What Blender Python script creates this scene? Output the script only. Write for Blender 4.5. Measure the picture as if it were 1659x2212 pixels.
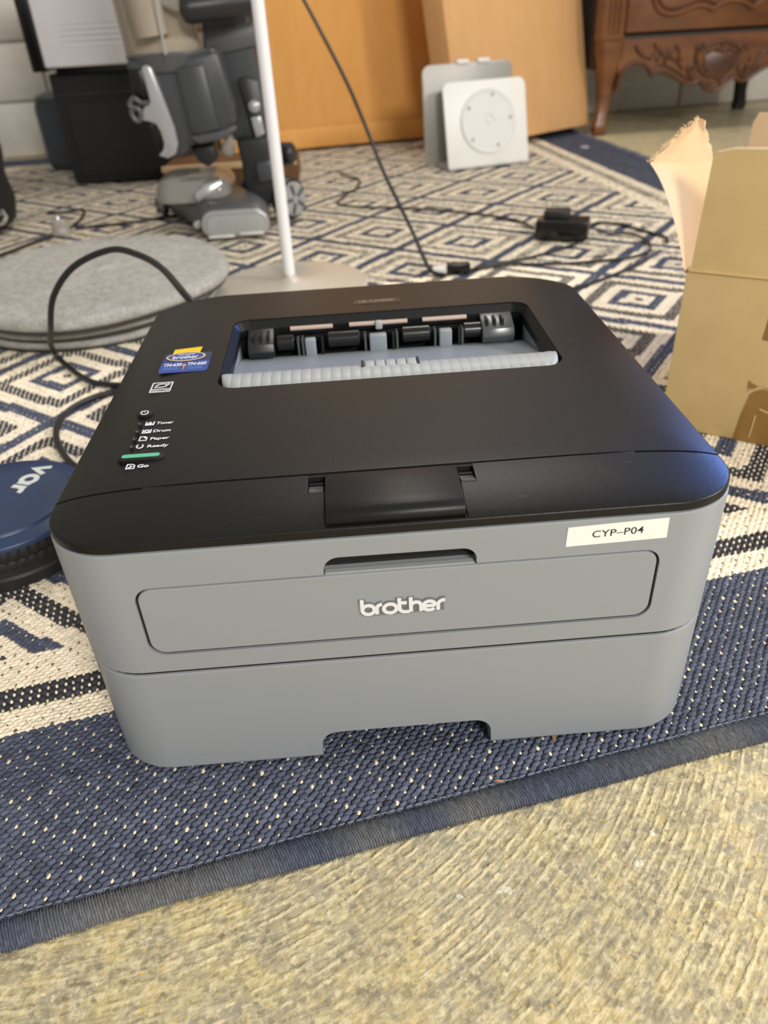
import bpy, bmesh, math, random
import numpy as np
from mathutils import Vector, Matrix
random.seed(7); RNG = np.random.default_rng(7)
for o in list(bpy.data.objects): bpy.data.objects.remove(o)
SC = bpy.context.scene; COL = SC.collection
PI = math.pi
# ---------------------------------------------------------------- camera
CAM_POS = (-0.015464, -0.29887, 0.380655)
CAM_ROT = Matrix(((0.9967802, 0.0757623, -0.0262538), (-0.0642571, 0.5589277, -0.8267229), (-0.0479605, 0.8257481, 0.5619964)))
cam = bpy.data.cameras.new('camera'); co = bpy.data.objects.new('camera', cam); COL.objects.link(co)
co.matrix_world = Matrix.Translation(CAM_POS) @ CAM_ROT.to_4x4()
cam.sensor_fit = 'HORIZONTAL'; cam.sensor_width = 36.0; cam.lens = 36.0 * 1631.0 / 1659.0
cam.clip_start = 0.01; cam.clip_end = 50
cam.dof.use_dof = True; cam.dof.focus_distance = 0.43; cam.dof.aperture_fstop = 11
SC.camera = co
# ---------------------------------------------------------------- light, exposure
SC.view_settings.view_transform = 'Standard'; SC.view_settings.look = 'None'
SC.view_settings.exposure = 0.0; SC.view_settings.gamma = 1.0; SC.view_settings.use_curve_mapping = False
W = bpy.data.worlds.new('room_light'); SC.world = W; W.use_nodes = True
W.node_tree.nodes['Background'].inputs[0].default_value = (1.0, 0.95, 0.88, 1)
W.node_tree.nodes['Background'].inputs[1].default_value = 0.38
def area(name, loc, target, sx, sy, power, col, spread=PI):
    l = bpy.data.lights.new(name, 'AREA'); l.shape = 'RECTANGLE'; l.size = sx; l.size_y = sy; l.energy = power; l.color = col
    o = bpy.data.objects.new(name, l); COL.objects.link(o); o.location = loc
    o.rotation_euler = (Vector(target) - Vector(loc)).to_track_quat('-Z', 'Y').to_euler()
    l.spread = spread; return o
area('side_lamp_light', (1.75, 0.05, 1.15), (0.1, 0.45, 0), 0.28, 0.28, 24, (1.0, 0.95, 0.88))
area('ceiling_and_fill_light', (0.95, -2.2, 1.65), (0.1, 0.4, 0.1), 0.8, 0.5, 66, (1.0, 0.97, 0.92))  # low front fill, added from the camera side to brighten upright faces
area('ceiling_and_fill_light', (0.4, 2.0, 2.3), (0.3, 1.9, 0), 0.9, 0.5, 22, (1.0, 0.93, 0.84))
area('blue_sheen_light', (2.3, 2.0, 1.15), (0.15, 0.05, 0.17), 0.7, 0.6, 2.4, (0.16, 0.34, 1.0), .6)  # blue light placed for the blue sheen on the lid's right shoulder

# ---------------------------------------------------------------- materials
def lin(c):
    return tuple(((x / 255.0) / 12.92 if x / 255.0 <= 0.04045 else ((x / 255.0 + 0.055) / 1.055) ** 2.4) for x in c)
def new_mat(name):
    m = bpy.data.materials.new(name); m.use_nodes = True
    nt = m.node_tree; return m, nt, nt.nodes['Principled BSDF']
def mat(name, c, rough=0.5, metal=0.0, noise=None, bump=None, spec=0.5, c2=None, trans=0.0, stretch=(1, 1, 1), detail=4, coat=0.0, ior=None):
    """principled material; noise=(scale, low, high) mixes c to c2; bump=(scale, strength, distance)"""
    m, nt, b = new_mat(name); L = nt.links.new; N = nt.nodes.new
    b.inputs['Base Color'].default_value = (*lin(c), 1); b.inputs['Roughness'].default_value = rough
    b.inputs['Metallic'].default_value = metal; b.inputs['Specular IOR Level'].default_value = spec
    b.inputs['Transmission Weight'].default_value = trans; b.inputs['Coat Weight'].default_value = coat
    if ior: b.inputs['IOR'].default_value = ior
    tc = N('ShaderNodeTexCoord'); mp = N('ShaderNodeMapping'); mp.inputs['Scale'].default_value = stretch; L(tc.outputs['Object'], mp.inputs[0])
    if noise:
        n = N('ShaderNodeTexNoise'); n.inputs['Scale'].default_value = noise[0]; n.inputs['Detail'].default_value = detail
        L(mp.outputs[0], n.inputs['Vector'])
        r = N('ShaderNodeMapRange'); r.inputs[1].default_value = noise[1]; r.inputs[2].default_value = noise[2]; L(n.outputs[0], r.inputs[0])
        x = N('ShaderNodeMix'); x.data_type = 'RGBA'; x.inputs[6].default_value = (*lin(c), 1); x.inputs[7].default_value = (*lin(c2 or c), 1)
        L(r.outputs[0], x.inputs[0]); L(x.outputs[2], b.inputs['Base Color'])
    if bump:
        n = N('ShaderNodeTexNoise'); n.inputs['Scale'].default_value = bump[0]; n.inputs['Detail'].default_value = 3; L(mp.outputs[0], n.inputs['Vector'])
        u = N('ShaderNodeBump'); u.inputs['Strength'].default_value = bump[1]; u.inputs['Distance'].default_value = bump[2]
        L(n.outputs[0], u.inputs['Height']); L(u.outputs[0], b.inputs['Normal'])
    return m
M = {}
M['lid'] = mat('black_textured_plastic', (27, 26, 25), 0.36, bump=(1400, 0.25, 0.0003), noise=(9, .35, .7), c2=(28, 27, 25), spec=.24)
M['lid_gloss'] = mat('black_smooth_plastic', (16, 17, 19), 0.4, spec=.3)
M['body'] = mat('grey_plastic', (150, 154, 158), 0.42, bump=(1600, 0.15, 0.0002))
M['dark_gap'] = mat('dark_inside', (14, 14, 15), 0.6)
M['ledge'] = mat('light_grey_plastic', (164, 168, 167), 0.45)
M['tray'] = mat('tray_grey_plastic', (138, 145, 152), 0.4)
M['felt'] = mat('grey_pad', (88, 86, 84), 0.9, bump=(900, 0.6, 0.0005))
M['roller'] = mat('black_roller', (26, 26, 27), 0.25)
M['silverdark'] = mat('grey_bracket', (78, 82, 84), 0.25)
M['rod'] = mat('pale_rod', (190, 168, 155), 0.35)
M['white_print'] = mat('white_print', (232, 233, 235), 0.5)
M['badge_print'] = mat('silver_print', (150, 148, 140), 0.4)
M['badge'] = mat('badge_plastic', (34, 33, 31), 0.3)
M['green'] = mat('green_lamp_cover', (92, 190, 148), 0.4)
M['sticker'] = mat('white_sticker', (246, 244, 238), 0.5)
M['ink'] = mat('black_ink', (40, 40, 42), 0.6)
M['st_blue'] = mat('sticker_blue', (48, 76, 150), 0.35)
M['st_blue2'] = mat('sticker_dark_blue', (44, 52, 92), 0.35)
M['st_yellow'] = mat('sticker_yellow', (240, 205, 20), 0.4)
M['st_gold'] = mat('sticker_gold', (245, 215, 150), 0.4)
M['st_orange'] = mat('sticker_orange', (235, 165, 70), 0.4)
M['st_light'] = mat('sticker_light_blue', (110, 160, 225), 0.4)
M['logo_pit'] = mat('logo_recess', (112, 114, 116), 0.5)
M['paintwall'] = mat('white_painted_block', (222, 219, 210), 0.55, noise=(6, .35, .7), c2=(205, 200, 190), bump=(60, 0.35, 0.004))
M['joint'] = mat('painted_joint', (190, 186, 176), 0.7, bump=(90, 0.4, 0.003))
M['cardboard1'] = mat('orange_cardboard', (226, 168, 92), 0.75, noise=(40, .3, .7), c2=(220, 160, 84), stretch=(1, 1, .15), bump=(300, .1, .001))
M['cardboard2'] = mat('tan_cardboard', (222, 174, 120), 0.75, noise=(30, .3, .7), c2=(216, 167, 112), stretch=(1, 1, .2), bump=(300, .1, .001))
M['cardboard3'] = mat('khaki_cardboard', (214, 185, 130), 0.7, noise=(22, .3, .75), c2=(204, 175, 119), bump=(400, .15, .0006))
M['cardin'] = mat('pale_cardboard_inside', (212, 180, 136), 0.7, noise=(9, .4, .6), c2=(214, 186, 148), stretch=(1, 1, .3))
M['cardbrown'] = mat('shaded_brown_cardboard', (112, 78, 46), 0.8, noise=(14, .3, .7), c2=(98, 66, 38))  # brown darkened to carry the shade on the low carton
M['cardedge'] = mat('torn_cardboard_edge', (226, 200, 158), 0.9, bump=(700, .6, .001))
M['tape'] = mat('brown_packing_tape', (150, 116, 62), 0.25, noise=(30, .3, .7), c2=(140, 104, 52), bump=(25, .5, .002))
M['white_plastic'] = mat('white_plastic', (228, 228, 225), 0.4)
M['clear_disc'] = mat('milky_plastic', (214, 216, 213), 0.45)
M['alu'] = mat('satin_aluminium', (158, 156, 151), 0.42, metal=0.3)
M['rubber'] = mat('grey_rubber_dot', (158, 158, 144), 0.7)
M['black_box'] = mat('black_fabric', (20, 20, 22), 0.7, bump=(500, .3, .001))
M['black_gloss'] = mat('black_gloss_plastic', (16, 16, 17), 0.25)
M['slate'] = mat('slate_blue_plastic', (48, 54, 64), 0.5)
M['device'] = mat('pale_device_plastic', (218, 218, 222), 0.35)
M['groove'] = mat('groove_shadow_plastic', (190, 190, 195), 0.5)
M['pad'] = mat('grey_pile', (204, 201, 195), 0.95, noise=(90, .3, .7), c2=(176, 173, 167), bump=(420, 1.0, .004))
M['padedge'] = mat('dark_pad_backing', (62, 59, 54), 0.9, bump=(300, .6, .002))
M['vac'] = mat('charcoal_plastic', (66, 69, 73), 0.33)
M['vac2'] = mat('dark_charcoal_plastic', (38, 39, 41), 0.38)
M['vac3'] = mat('mid_grey_plastic', (84, 86, 88), 0.4)
M['silver'] = mat('silver_plastic', (176, 176, 178), 0.25, metal=0.3)
M['chrome'] = mat('bright_silver', (215, 215, 215), 0.15, metal=0.8)
M['binclear'] = mat('smoky_clear_bin', (176, 166, 150), 0.12, noise=(12, .3, .7), c2=(150, 138, 122), bump=(6, .2, .01), stretch=(1, 1, .2))
M['clear'] = mat('clear_plastic', (206, 203, 196), 0.1, trans=0.6, ior=1.35)
M['pole'] = mat('white_enamel', (240, 240, 242), 0.3)
M['polebase'] = mat('pearl_enamel', (196, 190, 176), 0.3)
M['cord'] = mat('black_cable', (30, 30, 30), 0.4)
M['navylid'] = mat('navy_plastic', (50, 68, 102), 0.4, bump=(60, .05, .001))
M['tub'] = mat('black_rubber', (34, 34, 35), 0.5)
M['cream_print'] = mat('cream_print', (238, 242, 232), 0.6)
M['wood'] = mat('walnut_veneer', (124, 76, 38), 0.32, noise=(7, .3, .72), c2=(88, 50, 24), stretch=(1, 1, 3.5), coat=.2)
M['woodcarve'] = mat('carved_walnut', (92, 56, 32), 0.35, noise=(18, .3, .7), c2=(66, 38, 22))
M['woodshade'] = mat('shaded_wood', (44, 30, 26), 0.5, noise=(8, .3, .7), c2=(34, 22, 18))  # wood tone with the shade of the dresser's side and rear painted in
M['crumb'] = mat('wood_splinter', (200, 150, 100), 0.8)
M['glass'] = mat('clear_bead', (215, 220, 230), 0.05, trans=0.6)

def vcol_mat(name, rough, fiber, bscale, bstr, bdist, stretch=(1, 1, 1)):
    m, nt, b = new_mat(name); L = nt.links.new; N = nt.nodes.new
    a = N('ShaderNodeAttribute'); a.attribute_name = 'Col'
    tc = N('ShaderNodeTexCoord'); mp = N('ShaderNodeMapping'); mp.inputs['Scale'].default_value = stretch; L(tc.outputs['Object'], mp.inputs[0])
    n = N('ShaderNodeTexNoise'); n.inputs['Scale'].default_value = fiber; n.inputs['Detail'].default_value = 3; L(mp.outputs[0], n.inputs['Vector'])
    r = N('ShaderNodeMapRange'); r.inputs[1].default_value = .3; r.inputs[2].default_value = .7; r.inputs[3].default_value = .86; r.inputs[4].default_value = 1.12
    L(n.outputs[0], r.inputs[0])
    v = N('ShaderNodeVectorMath'); v.operation = 'SCALE'; L(a.outputs['Color'], v.inputs[0]); L(r.outputs[0], v.inputs['Scale'])
    L(v.outputs[0], b.inputs['Base Color']); b.inputs['Roughness'].default_value = rough; b.inputs['Specular IOR Level'].default_value = .2
    n2 = N('ShaderNodeTexNoise'); n2.inputs['Scale'].default_value = bscale; L(mp.outputs[0], n2.inputs['Vector'])
    u = N('ShaderNodeBump'); u.inputs['Strength'].default_value = bstr; u.inputs['Distance'].default_value = bdist
    L(n2.outputs[0], u.inputs['Height']); L(u.outputs[0], b.inputs['Normal'])
    return m
M['weave'] = vcol_mat('woven_yarn', .85, 700, 900, .6, .0008)
M['binding'] = vcol_mat('serged_yarn', .9, 500, 1200, .7, .0008)

def floor_mat():
    m, nt, b = new_mat('worn_concrete'); L = nt.links.new; N = nt.nodes.new
    tc = N('ShaderNodeTexCoord')
    def noise(s, d=4, vec=None, dist=0):
        n = N('ShaderNodeTexNoise'); n.inputs['Scale'].default_value = s; n.inputs['Detail'].default_value = d; n.inputs['Distortion'].default_value = dist
        L(vec or tc.outputs['Object'], n.inputs['Vector']); return n.outputs[0]
    def rng(x, a, c, lo=0, hi=1):
        r = N('ShaderNodeMapRange'); r.inputs[1].default_value = a; r.inputs[2].default_value = c; r.inputs[3].default_value = lo; r.inputs[4].default_value = hi
        L(x, r.inputs[0]); return r.outputs[0]
    def mix(f, a, c):
        x = N('ShaderNodeMix'); x.data_type = 'RGBA'
        for v, i in ((f, 0), (a, 6), (c, 7)):
            if isinstance(v, tuple): x.inputs[i].default_value = (*lin(v), 1)
            elif isinstance(v, (int, float)): x.inputs[i].default_value = v
            else: L(v, x.inputs[i])
        return x.outputs[2]
    def mul(a, c):
        x = N('ShaderNodeMath'); x.operation = 'MULTIPLY'
        for v, i in ((a, 0), (c, 1)):
            if isinstance(v, (int, float)): x.inputs[i].default_value = v
            else: L(v, x.inputs[i])
        return x.outputs[0]
    # trowel ridges sweeping in a wide arc: rings around a far centre
    mp = N('ShaderNodeMapping'); mp.inputs['Location'].default_value = (0.208, -0.21, 0); L(tc.outputs['Object'], mp.inputs[0])
    w = N('ShaderNodeTexWave'); w.wave_type = 'RINGS'; w.rings_direction = 'Z'; w.inputs['Scale'].default_value = 54; w.inputs['Distortion'].default_value = 1.6
    w.inputs['Detail'].default_value = 3; w.inputs['Detail Scale'].default_value = 4; w.inputs['Detail Roughness'].default_value = .75
    L(mp.outputs[0], w.inputs['Vector'])
    sp = N('ShaderNodeSeparateXYZ'); L(mp.outputs[0], sp.inputs[0])
    ln_ = N('ShaderNodeVectorMath'); ln_.operation = 'LENGTH'; L(mp.outputs[0], ln_.inputs[0])
    at2 = N('ShaderNodeMath'); at2.operation = 'ARCTAN2'; L(sp.outputs[1], at2.inputs[0]); L(sp.outputs[0], at2.inputs[1])
    cb = N('ShaderNodeCombineXYZ'); L(mul(ln_.outputs['Value'], 260), cb.inputs[0]); L(mul(at2.outputs[0], 22), cb.inputs[1])
    streak = noise(1.6, 5, cb.outputs[0], .4)
    patch = rng(noise(9, 3), .38, .58)
    ridge = mul(mul(rng(w.outputs[0], .5, 1.0), patch), rng(noise(110, 3), .36, .6))
    base = mix(rng(noise(14, 5), .36, .64), (182, 169, 136), (162, 154, 134))
    base = mix(rng(noise(55, 5), .45, .62), base, (206, 188, 138))
    base = mix(mul(rng(noise(150, 4), .56, .64), .75), base, (134, 126, 104))
    base = mix(mul(rng(noise(6, 3), .52, .7), .6), base, (184, 178, 160))
    base = mix(mul(rng(noise(240, 4), .5, .62), .6), base, (232, 218, 176))
    base = mix(mul(rng(noise(260, 4), .36, .46, 1, 0), .5), base, (146, 134, 104))
    base = mix(mul(ridge, .75), base, (236, 222, 178))
    v = N('ShaderNodeTexVoronoi'); v.inputs['Scale'].default_value = 190; L(tc.outputs['Object'], v.inputs['Vector'])
    peb = rng(v.outputs['Distance'], .22, .3, 1, 0)
    base = mix(mul(mul(peb, rng(noise(30, 2), .5, .56)), .7), base, (140, 136, 120))
    base = mix(mul(rng(streak, .52, .68), .42), base, (238, 222, 176))
    base = mix(mul(rng(streak, .34, .46, 1, 0), .34), base, (138, 126, 98))
    gold = rng(noise(330, 2), .63, .69)
    base = mix(gold, base, (208, 180, 104))
    white = rng(noise(95, 2), .735, .75)
    base = mix(white, base, (226, 220, 200))
    L(base, b.inputs['Base Color'])
    L(rng(noise(120, 3), .3, .7, .34, .62), b.inputs['Roughness'])
    b.inputs['Coat Weight'].default_value = .12; b.inputs['Coat Roughness'].default_value = .25
    h = N('ShaderNodeMath'); h.operation = 'ADD'; L(mul(ridge, .45), h.inputs[0]); h2 = N('ShaderNodeMath'); h2.operation = 'ADD'; L(mul(streak, .4), h2.inputs[0]); L(mul(noise(190, 6), 1.1), h2.inputs[1]); L(h2.outputs[0], h.inputs[1])
    u = N('ShaderNodeBump'); u.inputs['Strength'].default_value = .8; u.inputs['Distance'].default_value = .0016
    L(h.outputs[0], u.inputs['Height']); L(u.outputs[0], b.inputs['Normal'])
    return m
M['floor'] = floor_mat()

# ---------------------------------------------------------------- helpers
ORG = {}
def link(name, me, parent=None):
    o = bpy.data.objects.new(name, me); COL.objects.link(o)
    if parent is not None: o.parent = parent
    return o
def root_of(o):
    while o.parent is not None: o = o.parent
    return o
def tag(o, label=None, cat=None, group=None, kind=None):
    if label: o['label'] = label
    if cat: o['category'] = cat
    if group: o['group'] = group
    if kind: o['kind'] = kind
    return o
def thing(name, label, cat, loc, group=None):
    o = bpy.data.objects.new(name, None); COL.objects.link(o); o.location = loc; o.empty_display_size = .02
    ORG[o.name] = Vector(loc); return tag(o, label, cat, group)
def smooth(me, ang=35):
    me.shade_smooth(); me.set_sharp_from_angle(angle=math.radians(ang))
class MB:
    def __init__(s): s.v = []; s.f = []
    def add(s, vs, fs):
        b = len(s.v); s.v += [tuple(v) for v in vs]; s.f += [tuple(i + b for i in f) for f in fs]; return s
    def box(s, x0, x1, y0, y1, z0, z1):
        return s.add([(x0,y0,z0),(x1,y0,z0),(x1,y1,z0),(x0,y1,z0),(x0,y0,z1),(x1,y0,z1),(x1,y1,z1),(x0,y1,z1)],
                     [(0,3,2,1),(4,5,6,7),(0,1,5,4),(1,2,6,5),(2,3,7,6),(3,0,4,7)])
    def obox(s, o, u, v, w):  # oriented box: corner and three edge vectors
        o, u, v, w = map(Vector, (o, u, v, w))
        return s.add([o, o+u, o+u+v, o+v, o+w, o+u+w, o+u+v+w, o+v+w], [(0,3,2,1),(4,5,6,7),(0,1,5,4),(1,2,6,5),(2,3,7,6),(3,0,4,7)])
    def prism(s, pts, o, u, v, w):  # polygon in plane (u, v) at o, extruded by vector w
        o, u, v, w = map(Vector, (o, u, v, w)); n = len(pts)
        a = [o + u*p[0] + v*p[1] for p in pts]; c = [p + w for p in a]
        return s.add(a + c, [tuple(range(n))[::-1], tuple(range(n, 2*n))] + [(i, (i+1) % n, n+(i+1) % n, n+i) for i in range(n)])
    def loft(s, rings, cap=True, closed=True):
        n = len(rings[0]); vs = [p for r in rings for p in r]; fs = []
        for k in range(len(rings)-1):
            for i in range(n if closed else n-1):
                j = (i+1) % n; fs.append((k*n+i, k*n+j, (k+1)*n+j, (k+1)*n+i))
        if cap: fs += [tuple(range(n))[::-1], tuple(range((len(rings)-1)*n, len(rings)*n))]
        return s.add(vs, fs)
    def tube(s, path, r, n=10, rs=None):
        P = [Vector(p) for p in path]; rings = []; up = None
        for i, p in enumerate(P):
            d = (P[min(i+1, len(P)-1)] - P[max(i-1, 0)]).normalized()
            if up is None: up = Vector((0,0,1)) if abs(d.z) < .9 else Vector((1,0,0))
            x = d.cross(up).normalized(); up = x.cross(d).normalized(); rr = rs[i] if rs else r
            rings.append([p + (x*math.cos(a) + up*math.sin(a))*rr for a in [2*PI*k/n for k in range(n)]])
        return s.loft(rings)
    def lathe(s, prof, c, n=48, ax=(0,0,1), cap=True):
        ax = Vector(ax).normalized(); t = Vector((1,0,0)) if abs(ax.x) < .8 else Vector((0,1,0))
        u = (t - ax*t.dot(ax)).normalized(); v = ax.cross(u); c = Vector(c)
        return s.loft([[c + ax*h + (u*math.cos(2*PI*k/n) + v*math.sin(2*PI*k/n))*r for k in range(n)] for r, h in prof], cap)
    def mesh(s, name, org=(0,0,0), bevel=0, seg=2, ang=35, fix=True):
        me = bpy.data.meshes.new(name); o = Vector(org)
        me.from_pydata([tuple(Vector(p) - o) for p in s.v], [], s.f)
        bm = bmesh.new(); bm.from_mesh(me)
        if fix: bmesh.ops.recalc_face_normals(bm, faces=bm.faces)
        if bevel:
            es = [e for e in bm.edges if len(e.link_faces) == 2 and e.calc_face_angle(0) > .6]
            bmesh.ops.bevel(bm, geom=es, offset=bevel, segments=seg, profile=.5, affect='EDGES')
        bm.to_mesh(me); bm.free(); smooth(me, ang); return me
    def part(s, name, m, parent, label=None, **k):
        me = s.mesh(name, ORG[root_of(parent).name], **k); me.materials.append(M[m]); o = link(name, me, parent)
        if label: o['label'] = label
        return o
    def single(s, name, m, label, cat, loc, group=None, **k):
        me = s.mesh(name, loc, **k); me.materials.append(M[m]); o = link(name, me); o.location = loc; ORG[o.name] = Vector(loc)
        return tag(o, label, cat, group)
def rrect(x0, x1, y0, y1, rf, rb=None, d=0.0, n=10):
    """rounded rectangle; rf = radius of the two low-y corners, rb = of the two high-y corners, d = inset"""
    rb = rf if rb is None else rb; out = []
    x0 += d; x1 -= d; y0 += d; y1 -= d; f = max(rf - d, 1e-4); b = max(rb - d, 1e-4)
    for cx, cy, r, a0 in ((x0+f, y0+f, f, PI), (x1-f, y0+f, f, 1.5*PI), (x1-b, y1-b, b, 0), (x0+b, y1-b, b, .5*PI)):
        out += [(cx + r*math.cos(a0 + PI/2*k/n), cy + r*math.sin(a0 + PI/2*k/n)) for k in range(n+1)]
    return out
def cut(me, cutters):
    """boolean difference, returns the new mesh"""
    a = link('tmp', me); ts = []
    for c in cutters:
        t = link('tmpc', c); ts.append(t); md = a.modifiers.new('b', 'BOOLEAN'); md.operation = 'DIFFERENCE'; md.object = t; md.solver = 'EXACT'
    bpy.context.view_layer.update()
    r = bpy.data.meshes.new_from_object(a.evaluated_get(bpy.context.evaluated_depsgraph_get()))
    for x in [a] + ts: bpy.data.objects.remove(x)
    return r
def wn(o):
    m = o.modifiers.new('normals', 'WEIGHTED_NORMAL'); m.weight = 100; m.keep_sharp = True; return o
def bisect(me, co_, no, clear_outer=True):
    bm = bmesh.new(); bm.from_mesh(me)
    g = bmesh.ops.bisect_plane(bm, geom=bm.verts[:] + bm.edges[:] + bm.faces[:], plane_co=co_, plane_no=no, clear_outer=True)
    es = [e for e in g['geom_cut'] if isinstance(e, bmesh.types.BMEdge)]
    bmesh.ops.holes_fill(bm, edges=es, sides=0)
    r = me.copy(); bm.to_mesh(r); bm.free(); return r
def mpart(name, me, m, parent, ang=35):
    me.materials.clear(); me.materials.append(M[m]); me.transform(Matrix.Translation(-ORG[root_of(parent).name])); me.name = name
    smooth(me, ang); return wn(link(name, me, parent))
def spline(P, n=8):
    P = [Vector(p) for p in P]; out = []
    for i in range(len(P)-1):
        a, b, c, d = P[max(i-1,0)], P[i], P[i+1], P[min(i+2, len(P)-1)]
        for k in range(n):
            t = k/n; out.append(.5*((2*b) + (c-a)*t + (2*a-5*b+4*c-d)*t*t + (3*b-a-3*c+d)*t**3))
    out.append(P[-1]); return out
def text_part(txt, name, m, parent, o, u, v, width, height, bold=0.0, depth=.00008, spacing=1.0, label=None):
    """lettering lying in the plane (u, v) with its lower left corner at o, scaled to width x height"""
    cu = bpy.data.curves.new('t', 'FONT'); cu.body = txt; cu.size = 1; cu.offset = bold; cu.space_character = spacing; cu.resolution_u = 4
    t = link('t', cu); bpy.context.view_layer.update()
    me = bpy.data.meshes.new_from_object(t.evaluated_get(bpy.context.evaluated_depsgraph_get())); bpy.data.objects.remove(t)
    xs = [p.co.x for p in me.vertices]; ys = [p.co.y for p in me.vertices]
    x0, x1, y0, y1 = min(xs), max(xs), min(ys), max(ys)
    u = Vector(u).normalized(); v = Vector(v).normalized(); n = u.cross(v); o = Vector(o) - ORG[root_of(parent).name]
    for p in me.vertices:
        p.co = o + u*((p.co.x-x0)/(x1-x0)*width) + v*((p.co.y-y0)/(y1-y0)*height) + n*depth
    me.materials.append(M[m]); ob = link(name, me, parent)
    if label: ob['label'] = label
    return ob
def strokes(mb, lines, o, u, v, w, lift=0.0, thick=0.0003):
    """flat pen strokes: each line is a list of (x, y); w = pen width"""
    u = Vector(u).normalized(); v = Vector(v).normalized(); n = u.cross(v); o = Vector(o) + n*lift
    for li_, L_ in enumerate(lines):
        o = o + n*(.00002 if li_ else 0)
        closed = (abs(L_[0][0]-L_[-1][0]) + abs(L_[0][1]-L_[-1][1])) < 1e-9 and len(L_) > 2
        P = [np.array(p, float) for p in (L_[:-1] if closed else L_)]; k = len(P); a = []; b = []
        for i in range(k):
            p0 = P[(i-1) % k] if (closed or i > 0) else P[i]; p1 = P[(i+1) % k] if (closed or i < k-1) else P[i]
            d0 = P[i]-p0; d1 = p1-P[i]
            if np.hypot(*d0) > 0: d0 = d0/np.hypot(*d0)
            if np.hypot(*d1) > 0: d1 = d1/np.hypot(*d1)
            d = d0+d1; d = d/max(np.hypot(*d), 1e-9); nn = np.array([-d[1], d[0]])
            dd = d1 if np.hypot(*d1) > 0 else d0; c = abs(dd @ d); h = w/2/max(c, .5)
            a.append(P[i]+nn*h); b.append(P[i]-nn*h)
        top = [o + u*float(p[0]) + v*float(p[1]) + n*thick for p in a + b]; bot = [p - n*thick for p in top]
        m_ = len(a); fs = []
        rng = range(m_ if closed else m_-1)
        for i in rng:
            j = (i+1) % m_
            fs += [(i, j, m_+j, m_+i), (i, 2*m_+i, 2*m_+j, j), (m_+i, m_+j, 3*m_+j, 3*m_+i)]
        if not closed: fs += [(0, m_, 3*m_, 2*m_), (m_-1, 2*m_+m_-1, 3*m_+m_-1, 2*m_-1)]
        mb.add(top + bot, fs)
    return mb
def arc(cx, cy, rx, ry, a0, a1, n=16):
    return [(cx + rx*math.cos(math.radians(a0 + (a1-a0)*k/n)), cy + ry*math.sin(math.radians(a0 + (a1-a0)*k/n))) for k in range(n+1)]

# ================================================================ STRUCTURE
fb = MB().box(-3.2, 3.2, -1.6, 3.2, -.12, -.006)
fo = link('floor', fb.mesh('floor', fix=True)); fo.data.materials.append(M['floor']); tag(fo, 'worn yellowish grey concrete floor with trowel ridges', kind='structure')
WA = math.atan(.1); WU = Vector((math.cos(WA), math.sin(WA), 0)); WN = Vector((math.sin(WA), -math.cos(WA), 0)); W0 = Vector((0, 2.655, -.006))
wall = link('wall_back', MB().obox(W0 - WU*3.0 - WN*.01, WU*6.2, -WN*.12, (0, 0, 1.6)).mesh('wall_back'))
wall.data.materials.append(M['joint']); tag(wall, 'white painted concrete block wall behind everything', kind='structure'); ORG['wall_back'] = Vector((0,0,0))
bmv = MB().box(-.196, .196, -.004, .03, -.0785, .0785)
bme = bmv.mesh('block', bevel=.006, seg=2); bme.materials.append(M['paintwall'])
zr = [-.006, .158, .323, .488, .653, .818]
for r_, z in enumerate(zr):
    for c_ in range(-6, 8):
        b = link('block', bme, wall); s_ = c_*.4 + (.2 if r_ % 2 else 0) - .14
        b.location = W0 + WU*s_ + Vector((0,0,z+.006+.0825)); b.rotation_euler = (0, 0, WA)
# ================================================================ RUG
P_ = .272; ROW = .00325; STI = .006; T1 = 2.70; S1 = 1.316; S0 = -1.9
CX = np.array([-.2561, .9066, -.1741, .0429, .0372, .0079]); CY = np.array([-.1067, .1925, .9393, -.012, -.0198, .0161])
def warp(s, t):
    B = np.stack([np.ones_like(s), s, t, s*s, s*t, t*t], -1); return B @ CX, B @ CY
def cls(s, t):
    """0 navy, 1 cream, 2 mixed charcoal and cream, by the drawing of the carpet"""
    d = np.minimum(np.minimum(t, S1-s), T1-t)
    u = (s - .016*np.exp(-t/.25))/P_; v = (t-.228)/P_; p = u+v; q = u-v
    m = np.maximum(abs(p-np.round(p)), abs(q-np.round(q)))
    k = np.select([m > .452, m > .37, m > .275, m > .185, m > .105, m > .035], [0, 1, 2, 1, 0, 1], 2)
    return np.select([d < .149, d < .171, d < .194, d < .228], [0, 1, 2, 1], k)
NAVY = np.array(lin((88, 93, 111))); CREAM = np.array(lin((254, 241, 216))); CHAR = np.array(lin((70, 71, 78)))
def np_mesh(name, V, F, C, m, parent, kind=None, smo=True):
    me = bpy.data.meshes.new(name); nv = len(V); nf = len(F); k = F.shape[1]
    me.vertices.add(nv); me.vertices.foreach_set('co', V.astype(np.float32).ravel())
    me.loops.add(nf*k); me.loops.foreach_set('vertex_index', F.astype(np.int32).ravel())
    me.polygons.add(nf); me.polygons.foreach_set('loop_start', np.arange(nf, dtype=np.int32)*k)
    me.update(calc_edges=True)
    at = me.color_attributes.new('Col', 'FLOAT_COLOR', 'POINT')
    at.data.foreach_set('color', np.c_[C, np.ones(nv)].astype(np.float32).ravel())
    if smo: me.shade_smooth()
    me.materials.append(M[m]); o = link(name, me, parent)
    if kind: o['kind'] = kind
    return o
rug = thing('rug', 'flat-woven navy and cream rug with nested diamond pattern and navy border', 'rug', (0, 0, 0))
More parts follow.
